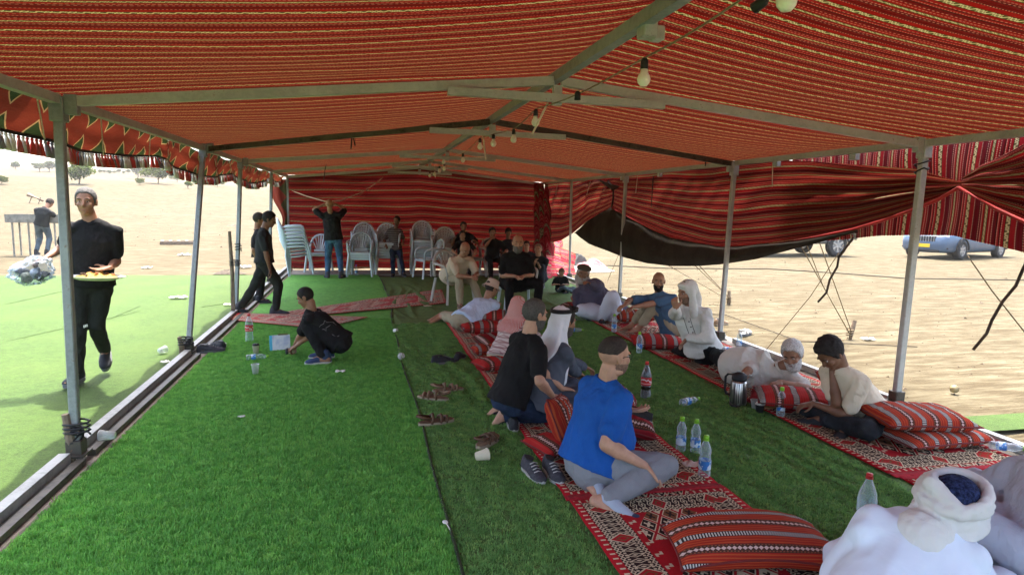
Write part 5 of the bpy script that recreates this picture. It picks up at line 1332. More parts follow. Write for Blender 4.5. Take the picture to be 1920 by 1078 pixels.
    # ---- trousers
    if trousers is not None:
        bm = bmesh.new(); g = .018*s
        ring_loft(bm, [pel-sn*.09*s, pel-sn*.02*s, pel.lerp(che, .15), pel.lerp(che, .24)], [.13*s*b, .162*s*b, .140*s*b, .118*s*b], [.10*s*b, .118*s*b, .100*s*b, .085*s*b], rp)
        for i in range(2):
            cap(bm, hip[i]-sn*.01, K_[i], (.098*s*b)*legw, (.072*s)*legw, 14)
            if tr_len == 'long':
                e = F_[i].lerp(K_[i], .06); cap(bm, K_[i], K_[i].lerp(e, .4), .072*s*legw, .070*s*legw, 14); cap(bm, K_[i].lerp(e, .4), e, .069*s*legw, .056*s*legw, 14)
            elif tr_len == 'mid':
                e = F_[i].lerp(K_[i], .32); cap(bm, K_[i], e, .072*s*legw, .066*s*legw, 14)
        me = fuse(bm, cv, 5, 'trousers'); folds(me, foldamp*1.15, seed+3, 7, pts=[*K_, *hip]); link_mesh('trousers', me, trousers, root)
    # ---- shirt / robe
    if shirt is not None:
        bm = bmesh.new(); sl = {'short': .72, 'long': 1., 'none': .0}[sleeve]
        bl = fs_*belly*s
        cs = [pel-sn*(.03 if not robe else .05)*s+bl*.5, pel.lerp(che, .18)+bl*.95, pel.lerp(che, .40)+bl, pel.lerp(che, .62)+bl*.45, pel.lerp(che, .82), che-sn*.01, che+sn*.036*s, neck0.lerp(nb, .30)]
        ring_loft(bm, cs, [.202*s*b, .176*s*b+belly*.5*s, .170*s*b+belly*.5*s, .172*s*b, .176*s*b, .146*s*b**.5, .090*s, .063*s*neckr], [.160*s*b, .133*s*b+belly*.9*s, .133*s*b+belly*.9*s, .130*s*b, .122*s*b, .088*s*b**.5, .070*s, .060*s*neckr], rs, 20)
        cap(bm, sh[0]+sn*.002, sh[1]+sn*.002, .064*s*armb, .064*s*armb, 14)
        for q in sh: cap(bm, neck0.lerp(nb, .16), q.lerp(che, .2)+sn*.010*s, .066*s*neckr, .064*s)
        for i in range(2):
            if sleeve == 'short':
                m_ = sh[i].lerp(E_[i], sl); cap(bm, sh[i], m_, .068*s*armb, .066*s*armb, 14)
            elif sleeve == 'long':
                w = H_[i].lerp(E_[i], .05); cap(bm, sh[i], E_[i], .070*s*armb, .060*s*armb, 14); cap(bm, E_[i], w, .060*s*armb, .044*s*armb, 14)
        if robe:
            bt = pel-sn*.02*s; bt.z = max(.10, bt.z-.04)
            ring_loft(bm, [che-sn*.06*s, pel.lerp(che, .45)-fs_*.03*s, bt-fs_*.02*s], [.185*s*b, .235*s*b, .29*s*b], [.11*s, .16*s*b, .20*s*b], rs, 20)
            for i in range(2):
                cap(bm, hip[i], K_[i], .105*s*b, .082*s, 14); cap(bm, K_[i], F_[i].lerp(K_[i], .12), .08*s, .068*s, 14)
            cap(bm, pel.lerp(K_[0].lerp(K_[1], .5), .5), K_[0].lerp(K_[1], .5), .11*s, .085*s, 14, flat=.8, right=rp)
            cap(bm, K_[0].lerp(K_[1], .5), F_[0].lerp(F_[1], .5).lerp(K_[0].lerp(K_[1], .5), .15), .08*s, .07*s, 14)
        for p_, q_, r0_, r1_ in rx: cap(bm, p_+off, q_+off, r0_, r1_, 14)
        me = fuse(bm, cv, 12 if robe else 6, 'shirt'); folds(me, foldamp*(1.5 if robe else 1.15), seed, 5.5 if robe else 7.5, pts=[*sh, *E_, pel.lerp(che, .15)]); link_mesh('robe' if robe else 'shirt', me, shirt, root)
        if collar is not None:
            bm = bmesh.new(); c0 = neck0.lerp(nb, .34 if collar else .24); ax = (nb-neck0).normalized(); a_ = (rs-ax*rs.dot(ax)).normalized(); b_ = ax.cross(a_)
            rr = .063*s*neckr+ (.005 if collar else .002); tube(bm, [c0 + a_*math.cos(t)*rr + b_*math.sin(t)*rr*1.0 + ax*(.012*s*math.cos(t+1.57)) for t in [2*math.pi*k/20 for k in range(21)]], (.013 if collar else .0065)*s, 7); obj('collar', bm, collar if collar else shirt, root, True)
    if shoes is not None:
        up, so_ = shoes
        for i in range(2):
            fd = fdir(i); sh_ = bpy.data.objects.new('shoe', None); bm = bmesh.new(); shoe_mesh(bm, .29, .104, .10); bmesh.ops.translate(bm, vec=(0, 0, .014), verts=bm.verts)
            solev = (F_[i]-K_[i]).normalized() if abs(fd.z) > .35 else V((0, 0, -1)); u3 = -(solev-fd*solev.dot(fd)).normalized(); x3 = fd.cross(u3)
            M4 = Matrix(((x3.x, fd.x, u3.x, 0), (x3.y, fd.y, u3.y, 0), (x3.z, fd.z, u3.z, 0), (0, 0, 0, 1)))
            M4 = Matrix.Translation(F_[i]+fd*.055*s-u3*.088*s) @ M4 @ Matrix.Scale(s*1.02, 4)
            bmesh.ops.recalc_face_normals(bm, faces=bm.faces); o = obj('shoe', bm, up, root, True); o.matrix_local = M4
            bm = bmesh.new(); slab(bm, sole_outline(.30, .108), -.004, .030, .02); o2 = obj('shoe_sole', bm, so_, o)
            bm = bmesh.new(); cap(bm, (0, -.075, .07), (0, -.08, .125), .050, .042, flat=1.1); o3 = obj('shoe_collar', bm, up, o, True)
    info = dict(root=root, off=off, sh=sh, E=E_, H=H_, K=K_, F=F_, Q=Qh, head=head, s=s, hs=hs, sn=sn, fs=fs_, rs=rs, che=che, pel=pel, nb=nb, rp=rp, fp=fp, hip=hip)
    if extra: extra(info)
    return info

# cloth colours
TB = cloth('black_tshirt', (.013, .013, .014), .3, .6); TBL = cloth('charcoal_trousers', (.022, .024, .022), .3, .5); TB2 = cloth('black_trousers', (.012, .012, .013), .3, .5)
JEAN = cloth('blue_denim', (.05, .11, .20), .45, .6); JEAND = cloth('dark_denim', (.018, .032, .065), .4, .6); JEANB = cloth('black_denim', (.022, .026, .032), .5, .6); JEANG = cloth('grey_denim', (.09, .12, .14), .4, .5)
POLO = cloth('blue_polo_cloth', (.012, .085, .34), .12, .6); GREYT = cloth('grey_trousers', (.21, .22, .24), .08, .5); WHS = cloth('white_shirt', (.58, .58, .55), .05, .7); HOOD = cloth('white_hoodie', (.66, .67, .64), .05, .7)
LBL = cloth('pale_blue_shirt', (.50, .62, .80), .05, .6); BEI = cloth('beige_shirt', (.60, .53, .40), .06, .6); KHA = cloth('khaki', (.36, .32, .22), .08, .6); TEE = cloth('blue_tee', (.065, .13, .22), .15, .6)
CRE = cloth('cream_tee', (.66, .58, .44), .05, .6); GRB = cloth('grey_robe', (.085, .10, .13), .08, .6); WTH = cloth('white_thobe', (.66, .72, .84), .02, .22, 5); LAV = cloth('lavender_thobe', (.40, .41, .50), .05, .6); TUR = cloth('turban_cloth', (.62, .61, .60), .04, .3, 10)
OFFW = cloth('stone_shirt', (.58, .57, .51), .05, .6); CLK = cloth('purple_cloak', (.10, .09, .135), .12, .6); GHU = cloth('white_headcloth', (.74, .76, .80), .03, .5)
M = Mat('striped_tee', .9, .1); _, _, z = M.xyz('Object'); M.color(mixc(M.nt, (z/.05).frac() < .4, (.06, .055, .055), (.16, .14, .13))); STR = M.m
M = Mat('plaid_shirt', .9, .1); x, y, z = M.xyz('Object'); c = mixc(M.nt, ((z/.045).frac() < .35)*.55, (.58, .50, .47), (.22, .06, .07)); c = mixc(M.nt, (((x+y)/.05).frac() < .3)*.5, c, (.20, .05, .07)); M.color(c); M.bump(M.noise(9, 3, .6), .5, .03); PLD = M.m
M = Mat('red_checked_headcloth', .9, .1); x, y, z = M.xyz('Object'); c = mixc(M.nt, ((((x-y)/.022).frac() < .5)*1.-((z/.02).frac() < .5)).abs() > .5, (.62, .50, .47), (.50, .07, .06)); M.color(c); M.bump(M.noise(12, 3, .6), .5, .02); REDK = M.m
SHD = (M_SHB, M_SOLG); SHW = (M_SHG, M_SOLW)
M_NAVY = plain('navy_shoe', (.03, .05, .11), .2, .8)
def D(v): return V(v)
def up(p, z): return V((p.x, p.y, z))
def cloth_part(info, name, prims, mat, vox=.012, smooth=5, amp=.006, seed=5, fr=9):
    bm = bmesh.new(); prims(bm); me = fuse(bm, vox, smooth, name); folds(me, amp, seed, fr); return link_mesh(name, me, mat, info['root'])
def local(info):
    c, Q, s = info['head'], info['Q'], info['hs']
    return lambda *a: c+Q@(V(a)*s)
def headcloth(mat, cord_=True, long=True, name='headcloth', vox=.010):
    def f(I):
        p = local(I); s = I['hs']; Q = I['Q']; ch = I['che']; rs, fs_, sn = I['rs'], I['fs'], I['sn']
        def pr(bm):
            ell(bm, p(0, -.030, .045), (.092*s, .100*s, .088*s), Q, 3)
            ell(bm, p(0, .035, .088), (.066*s, .055*s, .030*s), Q, 3)
            for sx in (-1, 1):
                cap(bm, p(sx*.070, -.035, .04), p(sx*.084, -.045, -.09), .030*s, .028*s); 
                cap(bm, p(sx*.084, -.045, -.09), ch+rs*sx*.12*s+fs_*.02*s+sn*.01, .030*s, .030*s); 
                if long: cap(bm, ch+rs*sx*.12*s+fs_*.045*s+sn*.02, ch+rs*sx*.11*s+fs_*.115*s-sn*.24*s, .036*s, .030*s)
            ring_loft(bm, [p(0, -.07, .06), p(0, -.085, -.02), p(0, -.085, -.09), ch-fs_*.06*s+sn*.01, ch-fs_*.115*s-sn*.13*s, ch-fs_*.12*s-sn*(.30 if long else .2)*s], [.07*s, .095*s, .105*s, .16*s, .17*s, .13*s], [.05*s, .045*s, .045*s, .045*s, .03*s, .02*s], rs)
        cloth_part(I, name, pr, mat, vox, 5, .005, 8, 11)
        if cord_:
            for k in range(2):
                bm = bmesh.new(); tube(bm, [p(math.cos(t)*.097, -.020+math.sin(t)*.108, .088+.016*k+.22*(math.sin(t)*.112)) for t in [2*math.pi*j/28 for j in range(29)]], .0095*s, 8); obj('head_cord', bm, M_BLK, I['root'], True)
    return f
def pose3(px, py, zh, pz, head_, neck, s=1.):
    "head seen at the pixel at height zh, hips at height pz, torso leaning towards heading head_"
    h = G(px, py, zh); d = V((math.sin(R(head_)), math.cos(R(head_)), 0)); n = .22*s
    c = h-d*neck-V((0, 0, math.sqrt(n*n-neck*neck))); dz = c.z-pz; T = max(.47*s, dz+.001)
    p = c-d*math.sqrt(T*T-dz*dz); p.z = pz
    return dict(pel=p, che=c, head=h)
def at_(px, py, Y): return J(px, py, Y)
# --- 1 man in the blue polo shirt, foreground
def polo_extra(I):
    p = local(I); s = I['hs']
    for sx in (-1, 1):
        bm = bmesh.new(); tube(bm, [p(sx*.030+.024*math.cos(t), .104-.012*abs(math.cos(t))*(sx*math.cos(t) > 0), .004+.016*math.sin(t)) for t in [2*math.pi*k/18 for k in range(19)]], .0016*s, 5); g = obj('glasses_rim', bm, M_BLK, I['root'], True)
        bm = bmesh.new(); tube(bm, [p(sx*.053, .092, .010), p(sx*.082, .02, .012), p(sx*.083, -.012, .004)], .0022*s, 5); obj('glasses_temple', bm, M_BLK, I['root'], True)
    bm = bmesh.new(); tube(bm, [p(-.007, .108, .008), p(.007, .108, .008)], .0016*s, 5); obj('glasses_bridge', bm, M_BLK, I['root'], True)
    # socks
    for i, (a, b) in enumerate(((I['K'][0], I['F'][0]), (I['K'][1], I['F'][1]))):
        pass
SOCK = cloth('pale_blue_sock', (.33, .38, .46), .05, .3); NAV = plain('navy_heel', (.02, .03, .07), .2)
def socks(I, fds, m1=SOCK, m2=NAV, top=.42):
    for i in range(2):
        F_, K_ = I['F'][i], I['K'][i]; fd = V(fds[i]).normalized(); sole = (F_-K_).normalized(); upv = sole-fd*sole.dot(fd); upv = upv.normalized() if upv.length > .2 else V((0, 0, -1))
        if abs(fd.z) < .6: upv = V((0, 0, -1))
        bm = bmesh.new(); cap(bm, F_.lerp(K_, top), F_, .050, .045); cap(bm, F_, F_-fd*.035+upv*.035, .045, .043); cap(bm, F_-fd*.035+upv*.030, F_+fd*.13+upv*.035, .043, .037); cap(bm, F_, F_+fd*.12+upv*.03, .045, .036); cap(bm, F_+fd*.12+upv*.035, F_+fd*.17+upv*.038, .037, .030)
        me = fuse(bm, .008, 4, 'sock'); folds(me, .002, 3, 20); link_mesh('sock', me, m1, I['root'])
        bm = bmesh.new(); ell(bm, F_+fd*.185+upv*.038, (.036, .036, .034)); obj('sock_toe', bm, m2, I['root'], True)
        bm = bmesh.new(); ell(bm, F_-fd*.045+upv*.034, (.038, .038, .040)); obj('sock_heel', bm, m2, I['root'], True)
Yp = 3.62
I = person('man in bright blue polo shirt and glasses kneeling sideways on the rug, phone in hand',
    pel=V((1.33, 3.60, .15)), che=G(1134,731,.585), head=G(1152,668,.80), hd=(78, -4, 0), yawp=95, yaws=78,
    hands=[G(1176,768,.44), G(1208,872,.24)], elb=[G(1168,810,.30)+V((0,.1,0)), V((1.42, 3.15, .02))],
    feet=[G(1118,905,.09), G(1138,936,.07)], knee=[G(1262,850,.12), G(1240,905,.16)], footdir=[(.05, -.9, -.1), (.45, -.6, -.08)],
    bulk=1.28, belly=.04, skin='light', vox=.0065, shirt=POLO, trousers=GREYT, hairk=None, brd='stubble', handdir=((.8, .1, -.1), (.55, -.1, -.55)), palm=((.1, .1, .9), (-.3, -.2, -.8)), curl=(.35, .28),
    extra=lambda I: (polo_extra(I), hair(I['root'], I['head'], I['Q'], I['hs'], 'short', 'dark', 3, thick=.0028, side=.050, front=.045, back=.020), socks(I, [(.05, -.9, -.1), (.45, -.6, -.08)])), collar=POLO, seed=2, legw=1.08, foldamp=.008)
ph = tag(empty('smartphone'), 'dark smartphone in the hand of the man in the blue polo', 'phone'); ph.location = J(1203, 775, 4.03); ph.rotation_euler = (R(20), R(-24), R(60))
bm = bmesh.new(); box(bm, (0, 0, 0), (.078, .16, .010), None, .003); obj('phone_case', bm, M_BLK, ph)
bm = bmesh.new(); box(bm, (0, 0, .0058), (.070, .148, .0012)); obj('screen', bm, plain('phone_glass', (.02, .025, .03), .1, .08), ph)

# --- 2 man in black t-shirt kneeling, jeans
I = person('kneeling man in black t-shirt and dark jeans seen from behind on the left rug',
    **pose3(1003,590,.86,.21,70,.06), hd=(68, -6, 0), yawp=75, yaws=72,
    hands=[G(1054,728,.30), G(1036,742,.28)], elb=[G(1000,735,.4)+V((0,.2,0)), G(975,735,.4)+V((0,-.2,0))], feet=[V((1.06, 4.95, .09)), V((1.04, 4.74, .08))], knee=[V((1.80, 5.0, .1)), V((1.80, 4.7, .1))],
    footdir=[(-.8, -.1, -.3), (-.75, -.4, -.3)], bulk=1.0, skin='light', vox=.008, shirt=TB, trousers=JEAND, hairk=('short', 'saltpepper'), brd='saltpepper', shoes=SHD, curl=(.4, .3), seed=5, hair_kw=dict(thick=.005), handdir=((.9, .3, -.2), (.8, .3, -.2)))
# --- 3 man with white ghutra, grey robe
I = person('man in white headcloth with black cord and slate grey robe sitting on the left rug',
    **pose3(1058,603,.77,.13,75,.08), hd=(72, -10, 0), yawp=80, yaws=78,
    hands=[G(1100,690,.28), G(1086,704,.24)], elb=[G(1050,700,.3)+V((0,.2,0)), G(1036,705,.25)+V((0,-.1,0))], feet=[V((2.0, 5.25, .08)), V((1.95, 5.0, .08))], knee=[V((2.15, 5.6, .2)), V((2.1, 4.8, .2))],
    skin='tan', vox=.009, shirt=GRB, sleeve='long', robe=True, trousers=None, hairk=('short', 'dark'), brd='saltpepper', curl=(.5, .5), bulk=1.08, seed=7, extra=headcloth(GHU), footdir=[(.5, -.5, 0), (.5, .5, 0)], collar=None)
# --- 4 person with red checked scarf, plaid shirt, from behind
I = person('person in red checked scarf and plaid shirt sitting with back turned',
    **pose3(972,574,.62,.12,45,.05,.88), s=.88, hd=(40, -12, 0), yawp=50, yaws=45,
    hands=[V((1.8, 7.2, .25)), V((1.9, 6.95, .25))], feet=[V((1.9, 7.2, .08)), V((1.95, 6.9, .08))], knee=[V((1.75, 7.6, .25)), V((2.2, 6.9, .2))], skin='tan', vox=.012, shirt=PLD, sleeve='long', trousers=KHA, hairk=None,
    extra=headcloth(REDK, False, False, vox=.012), seed=9, collar=None)
# --- 5 bucket hat man reclining
def bucket(I):
    p = local(I); s = I['hs']; Q = I['Q']; m = cloth('bucket_hat_cloth', (.55, .46, .38), .04, .3)
    M4 = Matrix.Translation(p(0, -.01, .05)) @ (Q @ Matrix.Rotation(R(-6), 3, 'X')).to_4x4()
    bm = bmesh.new(); lathe(bm, [(0, .085), (.05, .083), (.082, .070), (.090, .02), (.098, -.005), (.135, -.045), (.137, -.047), (.128, -.043), (.094, .0), (.086, .02), (.078, .066), (0, .08)], 28); bmesh.ops.transform(bm, matrix=M4, verts=bm.verts); obj('bucket_hat', bm, m, I['root'], True)
I = person('man in pale blue shirt and cream bucket hat reclining on stacked cushions',
    **pose3(922,541,.55,.15,55,.09), hd=(60, -20, 0), yawp=35, yaws=55,
    hands=[G(940,568,.25), G(926,585,.12)], elb=[G(930,585,.1)+V((0,.2,0)), G(915,595,.1)], feet=[G(822,588,.09), G(812,592,.07)], knee=[G(850,565,.12), G(842,570,.2)], footdir=[(-.8, -.2, -.1), (-.8, -.3, -.1)],
    skin='mid', vox=.011, shirt=LBL, sleeve='long', trousers=KHA, tr_len='mid', bulk=1.15, hairk=('short', 'dark'), hair_kw=dict(thick=.004), extra=bucket, seed=11)
# --- 6 beige shirt bald man on a chair
I = person('bald man in beige shirt leaning forward on a grey plastic chair with hands clasped',
    **pose3(872,468,.97,.50,160,.12), hd=(165, -32, 0), yawp=160, yaws=160,
    hands=[J(890, 517, 10.25), J(884, 520, 10.22)], elb=[J(898, 515, 10.6), J(840, 515, 10.5)], feet=[V((1.85, 10.42, .09)), V((1.50, 10.35, .09))], knee=[V((1.95, 10.35, .6)), V((1.6, 10.3, .6))], footdir=[(.2, -1, 0), (.1, -1, 0)],
    skin='mid', vox=.011, shirt=BEI, trousers=KHA, shoes=(M_BRN, M_TANS), bulk=1.12, hairk=None, belly=.02, seed=12, curl=(.9, .9), collar=BEI)
# --- 7 big man in black on chair
I = person('heavy man with grey beard in black shirt sitting upright on a chair at the centre',
    **pose3(971,456,1.12,.49,186,.05), hd=(186, -4, 0), yawp=185, yaws=185,
    hands=[J(980, 518, 9.72), J(966, 518, 9.72)], elb=[J(1004, 515, 9.95), J(936, 515, 9.95)], feet=[V((2.62, 9.68, .09)), V((2.16, 9.68, .09))], knee=[V((2.7, 9.6, .62)), V((2.15, 9.6, .62))], footdir=[(.15, -1, 0), (-.15, -1, 0)],
    skin='light', vox=.010, shirt=TB, trousers=TB2, shoes=SHD, bulk=1.36, belly=.04, hairk=('balding', 'stubble'), brd='grey', seed=13, hair_kw=dict(thick=.003), neckr=1.25, curl=(.6, .6), legw=1.05, headscale=1.06)
# --- 8 seated young man in black at right of centre
I = person('young man in black t-shirt sitting on the floor with one knee up',
    **pose3(1009,468,.78,.14,205,.05), hd=(205, -2, 0), yawp=215, yaws=200,
    hands=[J(1010, 497, 13.1), J(1003, 493, 13.2)], elb=[J(1024, 493, 13.3), J(1002, 498, 13.2)], feet=[V((3.60, 12.95, .09)), V((3.3, 13.3, .09))], knee=[V((3.6, 13.1, .6)), V((3.2, 13.3, .5))], footdir=[(-.3, -1, 0), (-.6, -.8, 0)],
    skin='mid', vox=.013, shirt=TB, trousers=JEANB, shoes=SHW, hairk=('short', 'stubble'), seed=14, hair_kw=dict(thick=.003))
# --- 9 small boy
def book(I): 
    h = (I['H'][0]+I['H'][1])/2; bm = bmesh.new(); box(bm, h+V((0, -.05, .03)), (.16, .10, .012), Matrix.Rotation(R(-35), 3, 'X')); obj('held_tablet', bm, M_BLK, I['root'])
I = person('small boy with short pale hair in black shirt cross legged looking at a tablet',
    **pose3(1053,511,.43,.08,190,.06,.56), hd=(190, -35, 0), yawp=190, yaws=190,
    hands=[J(1058, 533, 11.98), J(1045, 533, 11.98)], feet=[V((3.82, 11.98, .05)), V((3.95, 11.98, .05))], knee=[V((4.2, 12.1, .12)), V((3.6, 12.1, .12))], footdir=[(-.8, -.4, 0), (.8, -.4, 0)],
    skin='light', vox=.012, s=.56, shirt=TB, trousers=JEANG, shoes=(M_SHG, M_SOLW), hairk=('short', 'stubble'), seed=15, hair_kw=dict(thick=.006), headscale=1.12)
# --- 10 reclining man, purple cloak
def cloak(I):
    def pr(bm):
        s = I['s']; ch = I['che']
        ring_loft(bm, [ch+I['sn']*.0-I['fs']*.05, I['pel'].lerp(ch, .5)-I['fs']*.09, I['pel']-I['fs']*.06, up(I['pel'], .05)+V((.06, -.02, 0))], [.19, .23, .28, .33], [.09, .11, .13, .14], I['rs'])
        cap(bm, I['sh'][0], I['E'][0], .095, .10); cap(bm, I['pel']-I['rs']*.15, I['K'][0].lerp(I['hip'][0], .4), .12, .10)
    cloth_part(I, 'cloak', pr, CLK, .014, 6, .010, 3, 7)
    headcloth(cloth('pale_scarf', (.50, .47, .45), .06), False, False, vox=.012)(I)
    p = local(I); bm = bmesh.new(); M4 = Matrix.Translation(p(0, 0, .085)) @ I['Q'].to_4x4(); lathe(bm, [(0, .06), (.06, .055), (.10, .035), (.112, .0), (.105, -.01), (0, -.01)], 24); bmesh.ops.transform(bm, matrix=M4, verts=bm.verts); obj('flat_cap', bm, cloth('taupe_cap', (.10, .08, .06), .1), I['root'], True)
I = person('old man in purple grey cloak and white robe reclining with hand on cheek',
    **pose3(1093,514,.71,.15,290,.06), hd=(200, -8, -10), yawp=215, yaws=205,
    hands=[G(1095,527,.66)+V((0,-.12,0)), G(1078,566,.25)], elb=[G(1128,535,.6)+V((0,-.1,0)), G(1085,565,.3)], feet=[G(1128,596,.09), G(1105,590,.09)], knee=[G(1135,545,.55), G(1095,575,.3)], footdir=[(-.3, -1, 0), (-.3, -1, 0)],
    skin='tan', vox=.011, shirt=CLK, sleeve='long', trousers=WTH, legw=1.45, shoes=(M_SHB, M_SOLG), hairk=None, brd='white', seed=16, extra=cloak, bulk=1.15, palm=((0, 0, -1), (.2, .2, 1)), collar=None)
# --- 11 bald man in blue tee
I = person('bald bearded man in blue t-shirt and khaki trousers hugging his knees by the rail',
    **pose3(1235,528,.75,.13,262,.03), hd=(205, -3, 0), yawp=268, yaws=225,
    hands=[G(1178,578,.42), G(1172,572,.46)], elb=[G(1225,580,.3)+V((0,-.1,0)), G(1190,560,.5)], feet=[G(1196,617,.08), G(1182,612,.08)], knee=[V((3.75,7.6,1.2)), V((3.7,8.0,1.2))], footdir=[(-1, -.1, 0), (-1, 0, 0)],
    skin='mid', vox=.009, shirt=TEE, trousers=KHA, tr_len='mid', hairk=None, brd='black', seed=17, bulk=1.08, curl=(.7, .7), handdir=((-.9, .2, -.3), (-.8, -.3, -.3)))
# --- 12 hooded man
def hood(I):
    p = local(I); s = I['hs']; Q = I['Q']
    def pr(bm):
        ell(bm, p(0, -.022, .045), (.098*s, .106*s, .100*s), Q, 3); ell(bm, p(0, .052, .090), (.07*s, .05*s, .034*s), Q)
        for sx in (-1, 1): cap(bm, p(sx*.076, .0, .04), p(sx*.080, .0, -.09), .036*s, .04*s); cap(bm, p(sx*.080, .0, -.08), I['che']+I['rs']*sx*.06+I['fs']*.05, .04*s, .05*s)
        ring_loft(bm, [p(0, -.07, .05), p(0, -.08, -.05), I['che']-I['fs']*.04+I['sn']*.04, I['che']-I['fs']*.06-I['sn']*.04], [.07, .10, .13, .12], [.04, .05, .06, .05], I['rs'])
    cloth_part(I, 'hood', pr, HOOD, .010, 5, .004, 3, 10)
    for k in (-1, 1):
        bm = bmesh.new(); c = I['che']+I['fs']*.135+I['rs']*k*.035; tube(bm, [c+I['sn']*.02, c-I['sn']*.08+I['fs']*.012, c-I['sn']*.20+I['fs']*.015], .003, 5); obj('drawstring', bm, M_BLK, I['root'], True)
    for k in range(5): bm = bmesh.new(); ell(bm, I['che']+I['fs']*.150-I['sn']*(.02+.07*k)-I['rs']*.015, (.007, .007, .007)); obj('button', bm, M_BLK, I['root'])
I = person('man in white hooded shirt kneeling on the far right rug with hand at his mouth',
    **pose3(1288,549,.82,.20,250,.06), hd=(255, -8, 0), yawp=255, yaws=225,
    hands=[G(1290,634,.34), G(1268,580,.70)], elb=[G(1330,640,.35), G(1250,622,.40)], feet=[V((3.95, 6.45, .08)), V((3.95, 6.7, .08))], knee=[V((3.2, 6.1, .1)), V((3.2, 6.6, .1))], footdir=[(.8, .1, -.1), (.8, 0, -.1)],
    skin='mid', vox=.009, shirt=HOOD, sleeve='long', trousers=TB2, hairk=('short', 'black'), seed=19, extra=hood, curl=(.3, .8), handdir=((-.5, .2, -.6), (-.2, .1, .8)), palm=((-.2, -.3, -.9), (.6, .5, .2)), bulk=1.1, legw=1.15, collar=None, brd='stubble')
# --- 13 bearded man lying on his side
I = person('heavy man with white beard and hair lying on his side in a stone coloured shirt',
    pel=G(1388,688,.17), che=G(1450,697,.20), head=G(1486,665,.40), hd=(232, -22, 8), yawp=262, yaws=240,
    hands=[G(1462,716,.20), G(1374,728,.10)], elb=[G(1535,728,.12), G(1400,690,.4)], feet=[V((3.98, 6.95, .09)), V((3.82, 6.75, .09))], knee=[V((3.55, 6.45, .16)), V((3.5, 6.3, .25))], footdir=[(-.6, .4, -.1), (-.8, .2, -.1)],
    skin='tan', vox=.009, shirt=OFFW, trousers=TB2, hairk=('short', 'white'), brd='white', seed=21, bulk=1.22, belly=.05, hair_kw=dict(thick=.014), curl=(.4, .6), handdir=((-.8, -.3, -.1), (-.2, -.3, -.8)), collar=OFFW, headscale=1.05, legw=1.1)
# --- 14 young man cream tee
I = person('young man in cream t-shirt and dark jeans sitting with head bowed on his hand',
    **pose3(1557,662,.64,.13,265,.13), hd=(265, -48, 0), yawp=262, yaws=262,
    hands=[G(1524,756,.22), G(1560,694,.50)], elb=[G(1575,765,.2)+V((0,-.1,0)), G(1556,750,.22)], feet=[V((3.52, 4.27, .08)), V((3.58, 4.10, .08))], knee=[V((3.45, 3.85, .12)), V((3.5, 4.7, .12))], footdir=[(-.6, .5, 0), (-.6, -.4, 0)],
    skin='dark', vox=.008, shirt=CRE, trousers=JEANB, shoes=SHD, hairk=('short', 'black'), seed=22, hair_kw=dict(thick=.017), handdir=((-.8, .2, -.2), (-.15, .1, .9)), palm=((0, 0, -1), (.8, 0, .1)), curl=(.5, .35), legw=1.05)
# --- 15 white turban man foreground
def turban(I):
    p = local(I); s = I['hs']; Q = I['Q']
    def pr(bm):
        ell(bm, p(0, -.015, -.005), (.112*s, .128*s, .080*s), Q, 3)
        for k in range(4):
            a = k*1.9+.6
            f = lambda t: p(math.cos(t)*(.108+.010*math.sin(k*2.3)), -.005+math.sin(t)*(.124+.008*math.cos(k*1.9)), .066-.036*k+.018*math.sin(t+a))
            for j in range(18): cap(bm, f(2*math.pi*j/18), f(2*math.pi*(j+1)/18), .024*s, .024*s, 8)
        cap(bm, p(-.095, .05, .06), p(-.06, -.08, .105), .026*s, .034*s); cap(bm, p(-.06, -.08, .105), p(.06, -.12, .05), .034*s, .030*s)
        ring_loft(bm, [p(-.05, -.11, -.02), p(-.08, -.13, -.09), p(-.11, -.15, -.16), p(-.12, -.14, -.21)], [.07*s, .075*s, .05*s, .03*s], [.03*s, .028*s, .022*s, .012*s], Q@V((1, -.3, 0)))
        cap(bm, p(.0, -.06, -.07), I['che']-I['fs']*.01+I['sn']*.02, .085*s, .10*s)
    cloth_part(I, 'turban', pr, TUR, .0065, 7, .0055, 4, 16)
    bm = bmesh.new(); ell(bm, p(.008, -.012, .066), (.080*s, .094*s, .066*s), Q, 4)
    M = Mat('indigo_cap', .9, .1); M.color(M.ramp(M.noise(55, 4, .8), [(.4, (.006, .008, .028)), (.62, (.03, .045, .12))])); M.bump(M.noise(70, 3, .7), .8, .006); obj('skull_cap', bm, M.m, I['root'], True)
    for k in range(2): bm = bmesh.new(); tube(bm, [p(math.cos(t)*.089, -.012+math.sin(t)*.103, .074-.008*k) for t in [2*math.pi*j/28 for j in range(29)]], .0022, 5); obj('cap_trim', bm, M_TAN, I['root'], True)
I = person('man in white robe and wound turban over an indigo cap, nearest the camera',
    pel=G(1690,1170,.14), che=G(1722,1012,.45), head=G(1784,946,.56), hd=(62, 10, 6), yawp=45, yaws=32,
    hands=[V((2.2, 2.40, .12)), V((2.45, 2.25, .12))], elb=[V((1.9, 2.0, -.4)), V((2.5, 1.9, -.4))], feet=[V((2.45, 2.55, .09)), V((2.5, 2.3, .09))], knee=[V((2.0, 2.7, .2)), V((2.6, 2.1, .2))], s=1.0,
    skin='tan', vox=.009, shirt=WTH, sleeve='long', robe=True, hairk=None, extra=turban, seed=23, bulk=1.08, shsc=1.02, collar=None, foldamp=.006, rx=[(G(1640,985,.46), G(1585,1085,.22), .085, .10), (G(1700,1010,.42), G(1640,1150,.2), .13, .2), (G(1740,1020,.42), G(1760,1160,.2), .13, .2), (G(1800,1040,.38), G(1830,1150,.2), .09, .13)], faceon=True)
